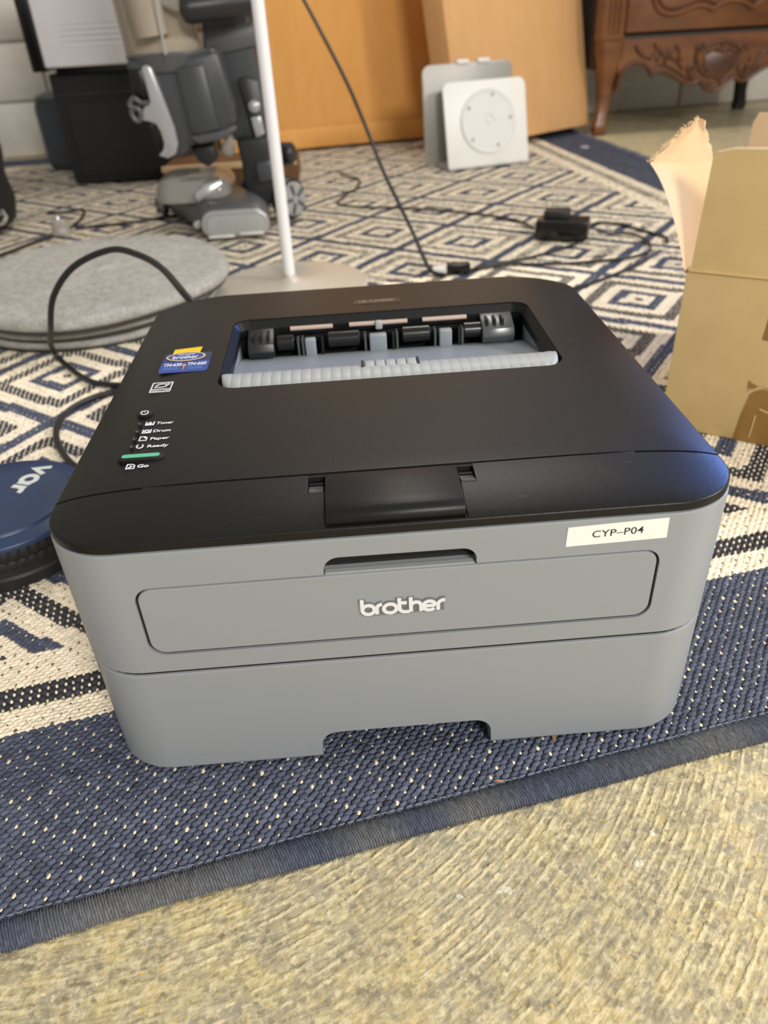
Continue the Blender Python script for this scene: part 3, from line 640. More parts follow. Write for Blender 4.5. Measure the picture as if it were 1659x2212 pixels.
# ================================================================ CORDS
def cord(name, pts, r, label, m='cord', cat='cable', n=8, group=None):
    p = spline(pts, n); return MB().tube(p, r, 10).single(name, m, label, cat, tuple(p[-1]), group, ang=60)
cord('mains_lead', [(-.120, .385, .115), (-.150, .405, .140), (-.170, .425, .156), (-.204, .50, .161), (-.235, .54, .166), (-.272, .57, .166), (-.320, .58, .148), (-.352, .58, .116), (-.374, .60, .072), (-.404, .66, .026), (-.392, .655, .005),
                    (-.340, .591, .004), (-.290, .572, .004), (-.262, .566, .004), (-.268, .556, .004), (-.311, .553, .004), (-.336, .534, .004), (-.349, .503, .004), (-.347, .463, .004), (-.330, .419, .004), (-.300, .375, .004), (-.26, .345, .004)], .0036,
     'thick black cord looping up behind the printer and back down', cat='cable')
cord('hanging_lead', [(.145, .925, .004), (.122, .945, .010), (.105, 1.03, .045), (.085, 1.10, .085), (.065, 1.16, .125), (.040, 1.26, .190), (.010, 1.34, .260), (-.035, 1.44, .345), (-.075, 1.52, .42), (-.12, 1.60, .52)], .0034,
     'black cord slanting up in front of the orange cardboard', cat='cord')
plug = thing('cable_plug', 'small black and white cable plug just behind the printer', 'plug', (.150, .93, 0))
MB().box(.150, .188, .932, .950, .0005, .018).part('housing', 'black_gloss', plug, bevel=.003)
MB().box(.126, .1495, .934, .949, .001, .014).part('collar', 'white_plastic', plug, bevel=.003, label='white connector end')
# adapter on the rug
ad = thing('power_adapter', 'black plug-in power adapter brick lying on the rug', 'adapter', (.385, 1.11, 0))
def rotz(p, c, a):
    x, y = p[0]-c[0], p[1]-c[1]; return (c[0]+x*math.cos(a)-y*math.sin(a), c[1]+x*math.sin(a)+y*math.cos(a), p[2])
bb = MB().box(.338, .432, 1.085, 1.135, .001, .036); bb.v = [rotz(p, (.385, 1.11), -.38) for p in bb.v]; bb.part('brick', 'black_gloss', ad, bevel=.005)
bb = MB().box(.350, .396, 1.100, 1.135, .034, .050); bb.v = [rotz(p, (.385, 1.11), -.38) for p in bb.v]; bb.part('plug_block', 'tub', ad, bevel=.004)
for dx in (.364, .380):
    bb = MB().box(dx, dx+.0016, 1.112, 1.119, .049, .066); bb.v = [rotz(p, (.385, 1.11), -.38) for p in bb.v]; bb.part('prong', 'chrome', ad)
cord('adapter_cable', [(.446, 1.10, .012), (.475, 1.10, .005), (.505, 1.10, .004), (.520, 1.05, .004), (.505, .99, .004), (.465, .955, .004), (.41, .945, .004), (.33, .945, .004), (.26, .96, .004), (.20, .95, .004)], .0024, 'thin black cable curving from the adapter round towards the printer')
cord('long_cable', [(-.01, 1.85, .003), (.035, 1.77, .003), (.03, 1.68, .003), (-.012, 1.56, .003), (-.02, 1.50, .003), (.03, 1.455, .003), (.10, 1.43, .003), (.18, 1.385, .003), (.27, 1.32, .003), (.33, 1.25, .003), (.35, 1.18, .003)], .0024, 'thin black cable lying across the diamonds to the adapter')
cord('curled_cable', [(.44, 1.155, .003), (.475, 1.19, .003), (.51, 1.17, .003), (.545, 1.10, .003), (.56, 1.06, .003), (.55, 1.03, .003)], .0026, 'short dark cable right of the adapter ending in a bare tip')
cord('front_cable', [(.40, 1.06, .003), (.345, 1.02, .003), (.28, .985, .003), (.22, .965, .003), (.17, .93, .003)], .0026, 'dark cable running from below the adapter to the plug')
cord('edge_cable', [(.52, .98, .003), (.44, .90, .003), (.37, .845, .003), (.30, .80, .003), (.24, .72, .003)], .0026, 'black cable leaving behind the right rear corner of the printer')

# ================================================================ TUB WITH NAVY LID
TC = (-.3215, .253)
tb = thing('round_tub', 'low round black ribbed tub with a navy lid left of the printer', 'tub', (*TC, 0))
MB().lathe([(.066, 0), (.0705, .003), (.0705, .012), (.0688, .014), (.0688, .030), (.0680, .0385)], (*TC, .0003), 72).part('base', 'tub', tb)
kn = MB().lathe([(.0012, -.002), (.0042, -.001), (.0046, .001), (.0012, .0022)], (0, 0, 0), 8, (1, 0, 0)).mesh('knob'); kn.materials.append(M['tub'])
for q in range(56):
    for rz in range(2):
        a = 2*PI*(q+.5*rz)/56; o = link('tread_knob', kn, tb); o.location = (.0690*math.cos(a), .0690*math.sin(a), .034-.009*rz); o.rotation_euler = (0, 0, a)
ld = MB().lathe([(.0715, .0385), (.0725, .0400), (.0725, .0430), (.0712, .0445), (.0590, .0448), (.0582, .0455), (.0575, .0478), (.0560, .0485), (.0300, .0490), (.0002, .0491)], (*TC, 0), 96).part('lid', 'navylid', tb, ang=50)
def tubtext():
    o = Vector((-.3025, .3045, .0489)); # lettering runs from the far right edge towards the lower left
    u = Vector((-.36, -.93, 0)).normalized(); v = Vector((0, 0, 1)).cross(u)*1.0
    L_ = [[(0, .013), (.006, 0), (.012, .013)],                                                                   # v
          arc(.0225, .0068, .0062, .0065, 0, 360, 20), [(.0288, .0135), (.0288, .0005)],                           # a
          [(.0355, .0135), (.0355, .0)], arc(.0415, .0065, .006, .0062, 180, 70, 8)]                               # r
    return strokes(MB(), L_, o, u, v, .0046, .0002, .0004)
tubtext().part('lettering', 'cream_print', ld)

# ================================================================ GREY PADS
def pad(cx, cy, z, R, th, seed, tilt=(0, 0), label=''):
    n, m_ = 96, 22; rg = random.Random(seed); ph = [rg.uniform(0, 6.28) for _ in range(6)]; rings = []
    def rad(a): return R*(1 + .012*math.sin(3*a+ph[0]) + .010*math.sin(5*a+ph[1]))
    prof = [(.93, 0), (.985, .1), (1.0, .35), (.998, .65), (.985, .88), (.95, 1.0)] + [(f, 1.0) for f in np.linspace(.9, .03, m_)]
    for f, h in prof:
        rings.append([(cx+rad(a)*f*math.cos(a), cy+rad(a)*f*math.sin(a),
                       z + th*h + (.0012*math.sin(19*a*f+ph[2])*math.cos(23*f+ph[3]+5*a) if h >= 1 else 0) + tilt[0]*rad(a)*f*math.cos(a) + tilt[1]*rad(a)*f*math.sin(a) + .0015*math.sin(4*a+ph[4])) for a in [2*PI*k/n for k in range(n)]])
    t = thing('seat_pad', label, 'seat pad', (cx, cy, z), 'round grey seat pads in a pile')
    MB().loft(rings).part('pile_top', 'pad', t, ang=70)
    MB().loft([[(cx+rad(a)*f*math.cos(a), cy+rad(a)*f*math.sin(a), z - h + tilt[0]*rad(a)*f*math.cos(a) + tilt[1]*rad(a)*f*math.sin(a) + .0015*math.sin(4*a+ph[4])) for a in [2*PI*k/n for k in range(n)]] for f, h in ((.9, .0032), (.972, .0032), (.972, -.001), (.9, -.001))]).part('backing', 'padedge', t)
    fz = MB()
    for q in range(2600):   # short pile standing at the rim and on the top
        a = rg.uniform(0, 2*PI); f = 1 - abs(rg.gauss(0, .03)) if q < 1700 else math.sqrt(rg.uniform(0, .95)); r_ = rad(a)*min(f, .999); h = 1 if f < .95 else rg.uniform(.3, 1)
        p = Vector((cx+r_*math.cos(a), cy+r_*math.sin(a), z+th*h+tilt[0]*r_*math.cos(a)+tilt[1]*r_*math.sin(a)))
        d = Vector((math.cos(a)*(1 if f > .93 else .3), math.sin(a)*(1 if f > .93 else .3), rg.uniform(.1, .9)))*rg.uniform(.002, .0045)
        w_ = Vector((-math.sin(a), math.cos(a), 0))*.0008; fz.add([p-w_, p+w_, p+d], [(0, 1, 2)])
    fz.part('pile_fringe', 'pad', t, fix=False)['kind'] = 'stuff'
pad(-.405, .888, .0035, .183, .014, 1, label='lowest of the three round grey pads, resting on the rug')
pad(-.402, .882, .0225, .187, .014, 2, label='middle one of the three stacked round grey pads')
pad(-.395, .872, .0440, .201, .019, 3, tilt=(0, .015), label='topmost round grey pad with fuzzy pile, under the cord loop')

# ================================================================ FLOOR LAMP POLE
lp = thing('lamp_stand', 'slim white pole on a flat round pearl base behind the printer', 'lamp stand', (-.105, .918, 0))
MB().lathe([(.118, 0), (.123, .002), (.124, .007), (.121, .010), (.100, .0125), (.02, .0145), (.011, .020), (.0085, .026)], (-.105, .918, .0005), 96).part('base', 'polebase', lp)
MB().lathe([(.0088, .02), (.0088, 1.35)], (-.105, .918, 0), 28).part('pole', 'pole', lp)

# ================================================================ BIG CARDBOARD
def leaning(name, m, label, BL, e, L_, k, H, D, loc):
    e = Vector(e).normalized(); b = Vector((-e.y, e.x, 0)); up = (Vector((0, 0, 1)) + b*k).normalized()*H; n_ = e.cross(up).normalized()
    if n_.y < 0: n_ = -n_
    t = thing(name, label, 'cardboard box', loc)
    MB().obox(BL, e*L_, n_*D, up).part('carton', m, t, bevel=.004, seg=2)
    return t, e, up.normalized(), n_
c1, e1, u1, n1 = leaning('cardboard_box', 'cardboard1', 'large flat orange-tan cardboard box leaning on the wall behind the pole', Vector((-.36, 2.235, .008)), (1, .19, 0), .84, .12, 1.15, .05, (.05, 2.3, 0))
MB().obox(Vector((-.358, 2.2335, .0085)), e1*.836, -n1*.0015, u1*.055).part('bottom_fold', 'cardboard1', c1, bevel=.0007)
BR = Vector((.787, 2.317, .020)); e2 = Vector((.83, .555, 0)).normalized(); BL = BR - e2*.545
c2, e2, u2, n2 = leaning('cardboard_box', 'cardboard2', 'tan cardboard box leaning right behind the white bracket stand', BL, e2, .545, .22, 1.0, .085, tuple(BR - e2*.27))
c2.location.z = 0; ORG[c2.name] = Vector(c2.location)
for ch in c2.children: ch.data.transform(Matrix.Translation((0, 0, .020)))
lowbox = thing('low_carton', 'flat brown cardboard carton on the rug behind the vacuum', 'cardboard box', (-.30, 1.88, 0))
MB().box(-.455, -.118, 1.78, 1.96, .001, .055).part('carton', 'cardbrown', lowbox, bevel=.003)
MB().box(-.455, -.118, 1.772, 1.779, .046, .060).part('rim', 'cardin', lowbox, bevel=.002)

# ================================================================ WHITE BRACKET STAND
O_s = Vector((.271, 1.801, .004)); us = Vector((.9675, .253, 0)); ws = Vector((-.253, .9675, 0))
sd = thing('bracket_stand', 'white and aluminium folded plate stand with round disc on its front', 'stand', tuple(Vector((.35, 1.87, 0))))
def plate(o, u, up, w_, w, h, r, th, m, name, parent=sd):
    pts = rrect(0, w, 0, h, .006, r, 0, 8); return MB().prism(pts, o, u, up, w_*th).part(name, m, parent, bevel=.001)
fu = (Vector((0, 0, 1))*.188 + ws*.045 + us*.0).normalized(); fpn = -us.cross(fu).normalized()
if fpn.y < 0: fpn = -fpn
fp_ = plate(O_s, us, fu, fpn, .228, .200, .020, .005, 'white_plastic', 'front_plate')
fc = O_s + us*.118 + fu*.105 - fpn*.0005
MB().lathe([(.076, 0), (.076, .0035), (.0735, .0048), (.069, .0044), (.0685, .0036), (.016, .0036), (.0145, .0022), (.006, .0022), (.005, .0045), (.0005, .0048)], fc, 64, -fpn).part('disc', 'clear_disc', fp_, ang=20)
for q in range(5):
    a = math.radians(76 + 72*q); MB().lathe([(.0042, 0), (.0042, .0012), (.0005, .0016)], fc + us*.062*math.cos(a) + fu*.062*math.sin(a) - fpn*.0034, 16, -fpn).part('screw_dot', 'rubber', fp_)
bo = O_s + ws*.088 - us*.030; bu = (Vector((0, 0, 1))*.22 + ws*.02).normalized(); bn = -us.cross(bu).normalized()
if bn.y < 0: bn = -bn
bp_ = plate(bo, us, bu, bn, .252, .232, .022, .004, 'alu', 'back_plate')
for x0 in (.095, .152): MB().obox(bo + us*x0 + bu*.228 - bn*.006, us*.034, bn*.016, bu*.011).part('clip', 'white_plastic', bp_, bevel=.003)
bend = [(0, .004), (.004, .0), (.044, -.0035), (.086, .0), (.090, .004), (.086, .006), (.044, .003), (.005, .005)]
MB().prism([(a, b+.0) for a, b in bend], O_s - us*.002, ws, (0, 0, 1), us*.226).part('base_bend', 'alu', sd, bevel=.0008)

# ================================================================ OPEN CARTON RIGHT
D1 = Vector((.83, -.555, 0)).normalized(); D2 = Vector((.555, .83, 0)).normalized(); OC = Vector((.298, .383, 0)); HB = .160; TW = .003
ob = thing('open_carton', 'open khaki cardboard box with torn raised flaps right of the printer', 'cardboard box', tuple(OC + D1*.17 + D2*.12))
WB, LB = .34, .27
Z = Vector((0, 0, 1))
MB().obox(OC, D1*WB, D2*TW, Z*HB).part('front_wall', 'cardboard3', ob, bevel=.0008)
MB().obox(OC + D2*TW, D1*TW, D2*(LB-TW), Z*HB).part('side_wall', 'cardboard3', ob)
MB().obox(OC + D1*(WB-TW) + D2*TW, D1*TW, D2*(LB-TW), Z*HB).part('side_wall', 'cardboard3', ob)
MB().obox(OC + D2*(LB-TW) + D1*TW, D1*(WB-2*TW), D2*TW, Z*HB).part('back_wall', 'cardboard3', ob)
MB().obox(OC + D1*TW + D2*TW + Z*.0005, D1*(WB-2*TW), D2*(LB-2*TW), Z*.003).part('bottom', 'cardin', ob)
# front flap standing up, torn top edge
rg = random.Random(5)
nf = 26; topz = [.102 + .0012*rg.uniform(-1, 1) - (.003 if q == 0 else 0) for q in range(nf+1)]
fl = [(0.003, 0)] + [(.0060 + (WB-.009)*q/nf, topz[q]) for q in range(nf+1)] + [(WB-.004, 0)]
fu_ = (Z - D2*.06).normalized()
ff = MB().prism(fl, OC + Z*(HB+.001), D1, fu_, D2*TW).part('front_flap', 'cardboard3', ob)
MB().tube([OC + Z*(HB+.001+topz[q]*.999) - D2*(.06*.1) + D2*.0015 + D1*(.0095 + (WB-.012)*q/nf) for q in range(nf)], .0019, 6).part('torn_edge', 'cardedge', ff)
MB().tube([OC + Z*(HB+.0005) + D1*.002 - D2*.0003, OC + Z*(HB+.0004) + D1*(WB-.002) - D2*.0003], .0016, 8).part('crease', 'cardboard3', ff)
# left flap, folded outwards, pale inner side up: built as a bent sheet
def at(px, py, y):
    d = CAM_ROT @ Vector(((px-829.5)/1631.0, -(py-1106)/1631.0, -1)); c = Vector(CAM_POS); return c + d*((y-c.y)/d.y)
rows_ = [((1480, 590, .386), (1545, 592, .43)), ((1462, 500, .392), (1552, 505, .44)), ((1442, 430, .398), (1556, 430, .447)), ((1424, 385, .402), (1552, 392, .452)), ((1404, 352, .405), (1538, 352, .455)), ((1462, 295, .430), (1530, 305, .456)), ((1508, 257, .448), (1519, 260, .454))]
A_, B_ = [], []
for a, b in rows_:
    pa, pb_ = at(*a), at(*b); A_.append(pa); B_.append(pb_)
A_ = spline(A_[:5], 5)[:-1] + spline(A_[4:], 6); B_ = spline(B_[:5], 5)[:-1] + spline(B_[4:], 6)
sh = MB(); nn_ = len(A_); m_ = 9; g = []
for j in range(nn_):
    for q in range(m_):
        f = q/(m_-1); p = A_[j].lerp(B_[j], f) + Vector((0, .006, 0))*math.sin(PI*f)*min(1, j/12)
        if j > 20: p = p + Vector((rg.uniform(-1, 1), 0, rg.uniform(-1, 1)))*.0012
        g.append(p)
back = [p + Vector((.0022, .0020, -.001)) for p in g]
fs = [(j*m_+q, j*m_+q+1, (j+1)*m_+q+1, (j+1)*m_+q) for j in range(nn_-1) for q in range(m_-1)]
N0 = len(g); rim = [q for q in range(m_)] + [j*m_+m_-1 for j in range(1, nn_)] + [(nn_-1)*m_+q for q in range(m_-2, -1, -1)] + [j*m_ for j in range(nn_-2, 0, -1)]
fs += [tuple(N0+i for i in f[::-1]) for f in fs] + [(rim[i], rim[(i+1) % len(rim)], N0+rim[(i+1) % len(rim)], N0+rim[i]) for i in range(len(rim))]
lf = MB().add(g + back, fs).part('side_flap', 'cardin', ob, ang=50, label='pale inner side of the bent torn flap')
ed = [g[j*m_] for j in range(21, nn_)]
te = MB()
for q in range(160):
    p = A_[0]; j = rg.uniform(20, nn_-1.01); j0 = int(j); p = A_[j0].lerp(A_[j0+1], j-j0) + Vector((rg.uniform(-1, 1), rg.uniform(0, 2), rg.uniform(-1, 1.5)))*.0012
    d = Vector((rg.uniform(-1, .6), rg.uniform(-.5, .5), rg.uniform(.1, 1)))*.0028; te.add([p, p+Vector((.0011, 0, .0004)), p+d], [(0, 1, 2)])
te.part('torn_fibres', 'cardedge', lf, fix=False)['kind'] = 'stuff'
# rear flap, pale inner side towards the camera
BO = OC + D2*LB
rf = [(-.001, 0), (-.001, .086), (.003, .096), (WB-.02, .098), (WB-.004, 0)]
MB().prism(rf, BO + D2*-.002 + Z*(HB+.001), D1, (Z + D2*.04).normalized(), -D2*TW).part('rear_flap', 'cardin', ob)
# tape patches on the front wall
def patch(pts, name='tape_patch'): return MB().prism(pts, OC - D2*.0003, D1, Z, -D2*.0004).part(name, 'tape', ob)
patch([(.0710, .0), (.0735, .030), (.0770, .050), (.0790, .0530), (.0840, .0560), (.0880, .0575), (.0960, .056), (.125, .0572), (.160, .056), (.160, .0)])
patch([(.0738, .0555), (.0732, .0640), (.0770, .0612), (.0815, .0600), (.0800, .0570)])
patch([(.0762, .1050), (.0772, .1260), (.0800, .1440), (.150, .144), (.150, .1045), (.095, .1035)])
for a, b in (((.0745, .0535), (.0870, .0605)), ((.0870, .0605), (.1000, .0600)), ((.0850, .006), (.0860, .030)), ((.0880, .0370), (.0980, .0340))):
    p0 = OC - D2*.0008 + D1*a[0] + Z*a[1]; p1 = OC - D2*.0008 + D1*b[0] + Z*b[1]; MB().tube([p0, p0.lerp(p1, .5) - D2*.0004, p1], .0007, 6).part('tape_wrinkle', 'cardboard3', ob)

# ================================================================ DRESSER
dr = thing('dresser', 'carved walnut chest of drawers with scalloped apron at the back right', 'dresser', (1.11, 2.45, -.006))
YD = 2.25
def dz(px, py, y=YD):
    p = at(px, py, y); return (p.x, p.z)
def cabriole(x, y, sx, sy, m):
    rings = []
    for z, ox, oy, w_ in ((.000, -.006, -.008, .017), (.010, -.010, -.012, .021), (.030, -.009, -.010, .019), (.060, -.002, -.003, .0175), (.100, .003, .004, .020), (.140, .005, .006, .026), (.180, .004, .004, .033), (.215, .002, .001, .038), (.25, .002, 0, .039)):
        cx, cy = x + sx*ox*-1*-1, y + sy*oy*-1*-1
        rings.append([(cx + w_*a, cy + w_*b, z-.006) for a, b in rrect(-1, 1, -1, 1, .45, .45, 0, 4)])
    return MB().loft(rings).part('leg', m, dr, ang=60)
cabriole(.812, 2.285, 1, 1, 'wood'); cabriole(1.412, 2.285, -1, 1, 'wood'); cabriole(.812, 2.64, 1, -1, 'woodshade'); cabriole(1.412, 2.64, -1, -1, 'woodshade')
for x in (.770, 1.376):
    stp_ = MB().box(x, x+.078, 2.250, 2.30, .240, .95).part('corner_post', 'wood', dr, bevel=.010, seg=3)
    for q in range(3): MB().box(x+.026+q*.014, x+.032+q*.014, 2.244, 2.252, .262, .93).part('post_moulding', 'wood', stp_, bevel=.0025)
MB().box(.774, .790, 2.30, 2.66, .17, .95).part('side_panel', 'woodshade', dr); MB().box(1.434, 1.450, 2.30, 2.66, .17, .95).part('side_panel', 'woodshade', dr)
MB().box(.79, 1.434, 2.29, 2.66, .245, .26).part('bottom_board', 'woodshade', dr); MB().box(.75, 1.475, 2.225, 2.68, .95, .98).part('top_board', 'wood', dr, bevel=.006)
MB().box(.79, 1.434, 2.655, 2.665, .245, .95).part('back_panel', 'woodshade', dr)
for z0, z1 in ((.2620, .485), (.495, .715), (.725, .945)):
    dw = MB().box(.850, 1.374, 2.256, 2.29, z0, z1).part('drawer', 'wood', dr, bevel=.003)
    if z0 < .3:
        zz = .0
        raw = [(1415, -70), (1412, -30), (1415, 0), (1422, 18), (1435, 28), (1455, 30), (1480, 22), (1505, 12), (1525, 12), (1541, 18), (1560, 6), (1585, 0), (1608, 4), (1626, 14), (1642, 4), (1665, -4), (1700, -2), (1730, -14), (1738, -40), (1736, -70)]
        pts = spline([at(px, py, 2.252) for px, py in raw], 4)
        MB().tube(pts, .0075, 8).part('raised_moulding', 'wood', dw)
        MB().tube([p + Vector((.006, -.001, .012)) for p in pts[8:-8]], .003, 6).part('inner_moulding', 'woodcarve', dw)
        tl = [at(1405, -75, 2.252), at(1740, -75, 2.252)]
    else: MB().tube(spline([(.93, 2.252, z0+.06), (1.0, 2.252, z0+.035), (1.11, 2.252, z0+.05), (1.22, 2.252, z0+.035), (1.30, 2.252, z0+.06), (1.30, 2.252, z1-.05), (1.11, 2.252, z1-.035), (.93, 2.252, z1-.05), (.93, 2.252, z0+.06)], 5), .006, 8).part('raised_moulding', 'wood', dw)
# apron outline, scalloped
sc = [(1331, 200), (1337, 172), (1346, 156), (1358, 144), (1372, 138), (1388, 140), (1400, 150), (1406, 164), (1414, 160), (1428, 157), (1446, 163), (1462, 174), (1480, 181), (1496, 182), (1508, 176), (1518, 188), (1528, 197), (1540, 198), (1554, 192), (1566, 182), (1582, 170), (1596, 176), (1612, 174), (1628, 162), (1650, 148), (1672, 140), (1690, 146), (1704, 160), (1714, 190)]
bot = [at(px, py, YD) for px, py in sc]
bot = spline(bot, 3)
poly = [(p.x, p.z) for p in bot] + [(1.374, .252), (.84, .252)]
ap = MB().prism(poly, (0, YD+.004, 0), (1, 0, 0), (0, 0, 1), (0, .018, 0)).part('apron', 'wood', dr, bevel=0)
MB().tube([p + Vector((0, -.002, .003)) for p in bot], .0058, 8).part('apron_moulding', 'woodcarve', ap)
MB().box(.842, 1.374, YD+.001, YD+.01, .2485, .2555).part('apron_groove', 'woodshade', ap)
def carve(pts, r, y=YD+.002, rs=None): MB().tube(spline([at(px, py, y) for px, py in pts], 4), r, 8).part('carving', 'woodcarve', ap, ang=60)
def spiral(px, py, r, a0, turns, dirn=1): return [(px + r*(1-.75*q/14)*math.cos(a0+dirn*turns*2*PI*q/14), py + r*(1-.75*q/14)*math.sin(a0+dirn*turns*2*PI*q/14)) for q in range(15)]
carve([(1497, 145), (1493, 165), (1505, 175)] , .006); carve(spiral(1497, 150, 13, 1.5, 1.2), .0055)
carve(spiral(1516, 103, 11, 2.5, 1.2), .005); carve(spiral(1604, 103, 11, .5, 1.2, -1), .005)
carve([(1508, 108), (1504, 125), (1510, 145), (1520, 158), (1535, 165)], .006); carve([(1598, 112), (1592, 130), (1584, 150), (1570, 165), (1556, 180)], .006)
carve([(1520, 100), (1540, 92), (1560, 88), (1580, 92), (1598, 100)], .0055); carve([(1530, 112), (1545, 103), (1560, 108), (1575, 103), (1590, 112)], .0045)
carve(spiral(1608, 150, 14, 1.0, 1.2), .006); carve([(1625, 150), (1640, 125), (1655, 108), (1675, 100)], .006); carve([(1520, 180), (1535, 190), (1550, 182)], .005)
carve([(1374, 98), (1380, 112), (1394, 122), (1410, 120)], .005); carve([(1414, 92), (1418, 104), (1428, 112)], .004); carve([(1402, 150), (1420, 140), (1445, 145), (1470, 160), (1490, 172)], .004)
carve([(1460, 96), (1468, 115), (1464, 135), (1476, 150)], .004); carve([(1440, 120), (1448, 108), (1458, 104)], .004)
for px, py, r in ((1404, 124, .008), (1412, 118, .006), (1420, 128, .007), (1430, 116, .008), (1438, 124, .007), (1448, 122, .009), (1444, 110, .006), (1456, 130, .006), (1426, 106, .006), (1436, 134, .006), (1548, 108, .006), (1562, 104, .008), (1577, 110, .006), (1560, 92, .007), (1470, 128, .006), (1530, 182, .007), (1604, 150, .007), (1500, 148, .007), (1620, 128, .006), (1634, 142, .005)):
    p = at(px, py, YD+.003); MB().lathe([(.0005, -r), (r*.7, -r*.7), (r, 0), (r*.7, r*.5), (.0005, r*.7)], p, 12, (0, -1, 0)).part('carving', 'woodcarve', ap, ang=70)
MB().prism([(at(px, py, YD+.002).x, at(px, py, YD+.002).z) for px, py in ((1522, 120), (1540, 110), (1560, 114), (1580, 110), (1596, 122), (1590, 145), (1574, 164), (1552, 176), (1530, 160), (1518, 142))], (0, YD-.001, 0), (1, 0, 0), (0, 0, 1), (0, .008, 0)).part('carving', 'woodcarve', ap, bevel=.002)

# ================================================================ BLACK CASE AND WHITE MACHINE AT BACK LEFT
bc = thing('black_case', 'black upright case with slate blue side on the rug at back left', 'case', (-.60, 2.1, 0))
MB().box(-.728, -.42, 1.945, 2.17, .004, .262).part('shell', 'black_box', bc, bevel=.006, seg=2)
MB().box(-.724, -.424, 1.9405, 1.945, .214, .2165).part('lid_seam', 'slate', bc)
MB().box(-.70, -.44, 1.940, 1.946, .022, .198).part('front_panel', 'black_box', bc, bevel=.0015)
MB().prism([(0, .03), (.02, .0), (.16, .0), (.18, .03), (.18, .15), (.15, .20), (.03, .20), (0, .15)], (-.729, 2.15, .004), (0, 1, 0), (0, 0, 1), (-.075, 0, 0)).part('side_housing', 'slate', bc, bevel=.004) if False else None
MB().lathe([(.085, 0), (.095, .01), (.098, .03), (.098, .16), (.088, .19), (.06, .20)], (-.800, 2.28, .0), 8).part('side_housing', 'slate', bc)
wm = thing('white_machine', 'pale grey machine with four vent slots standing on the black case', 'machine', (-.61, 2.0, .262))
MB().box(-.716, -.44, 1.90, 2.16, .277, .52).part('casing', 'device', wm, bevel=.006, seg=3)
MB().box(-.748, -.7165, 1.900, 2.15, .270, .52).part('side_strip', 'black_gloss', wm, bevel=.003)
MB().box(-.70, -.46, 1.93, 2.14, .2625, .277).part('foot', 'black_gloss', wm)
for q in range(4):
    z = .3215 + q*.0118; MB().box(-.658+.001*q*-1, -.50, 1.8985, 1.9015, z, z+.0048).part('vent_slot', 'white_print', wm, bevel=.0006)
    MB().box(-.658, -.50, 1.8988, 1.9015, z+.0049, z+.0080).part('vent_groove', 'groove', wm)
bg = thing('black_bag', 'black bag cut off by the left frame edge', 'bag', (-.86, 1.47, 0))
MB().lathe([(.085, 0), (.118, .02), (.128, .06), (.122, .11), (.130, .16), (.118, .22), (.100, .30), (.085, .40)], (-.845, 1.465, .0005), 40).part('body', 'black_box', bg)
MB().tube([(-.730, 1.39, .03), (-.712, 1.38, .036), (-.706, 1.38, .046), (-.714, 1.39, .054), (-.730, 1.40, .046)], .004, 8).part('buckle', 'chrome', bg)
MB().tube(spline([(-.74, 1.38, .12), (-.722, 1.365, .08), (-.718, 1.35, .04), (-.74, 1.34, .006)], 5), .007, 8).part('strap', 'tub', bg)
cc_ = thing('clear_cap', 'small clear plastic cap among thin cables on the rug at left', 'cap', (-.608, 1.395, 0))
MB().lathe([(.020, 0), (.021, .004), (.017, .010), (.0165, .026), (.012, .030), (.004, .031)], (-.608, 1.395, .001), 24).part('dome', 'clear', cc_)
MB().lathe([(.006, .030), (.0045, .036)], (-.608, 1.395, .001), 12).part('nub', 'chrome', cc_)
cord('left_cable', [(-.70, 1.60, .003), (-.66, 1.60, .003), (-.625, 1.62, .003), (-.610, 1.58, .003), (-.600, 1.50, .003), (-.603, 1.42, .003)], .003, 'thin dark cable bending down to the clear cap')
cord('left_cable', [(-.59, 1.43, .003), (-.54, 1.44, .003), (-.48, 1.45, .003), (-.42, 1.47, .004), (-.38, 1.49, .004)], .003, 'thin dark cable from the clear cap to the vacuum head')
cord('left_cable', [(-.73, 1.17, .003), (-.68, 1.25, .003), (-.645, 1.33, .003), (-.62, 1.37, .003)], .0034, 'black cable from the left frame edge up to the clear cap')

# ================================================================ UPRIGHT VACUUM
vc = thing('upright_vacuum', 'charcoal upright vacuum cleaner with smoky dust bin left of the pole', 'vacuum cleaner', (-.27, 1.38, 0))
def pp(lst, y): return [at(a, b, y) for a, b in lst]
def vprism(lst, y, th, m, name, parent=vc, bevel=.004, seg=2, label=None):
    P = pp(lst, y); pts = [(p.x, p.z) for p in P]
    return MB().prism(pts, (0, y, 0), (1, 0, 0), (0, 0, 1), (0, th, 0)).part(name, m, parent, bevel=bevel, seg=seg, label=label)
def vcyl(top_l, top_r, bot_l, bot_r, y, ztop, m, name, prof=None, parent=vc, dy=1.0):
    TL, TR, BL_, BR_ = at(*top_l, y), at(*top_r, y), at(*bot_l, y), at(*bot_r, y)
    c0, c1_ = (BL_+BR_)/2, (TL+TR)/2; r0, r1 = (BR_-BL_).length/2, (TR-TL).length/2; ax = (c1_-c0); L_ = ax.length; ax.normalize()
    if ztop: 
        k = (ztop-c0.z)/(c1_.z-c0.z); r1 = r0 + (r1-r0)*k; L_ *= k
    return MB().lathe([(r0*.96, 0), (r0, .006), (r0+(r1-r0)*.5, L_*.5), (r1, L_-.004), (r1*.96, L_)], c0 + Vector((0, r0*.3, 0)), 40, ax).part(name, m, parent)
bin_ = vcyl((238, 0), (402, 0), (274, 140), (432, 112), 1.37, .60, 'binclear', 'dust_bin')
MB().lathe([(.030, 0), (.030, .17), (.05, .20)], at(330, 96, 1.30) + Vector((.0, .012, .012)), 24, (-.10, 0, 1)).part('cyclone_core', 'binclear', bin_)
vcyl((268, 125), (446, 98), (284, 165), (446, 140), 1.37, None, 'vac3', 'bin_collar')
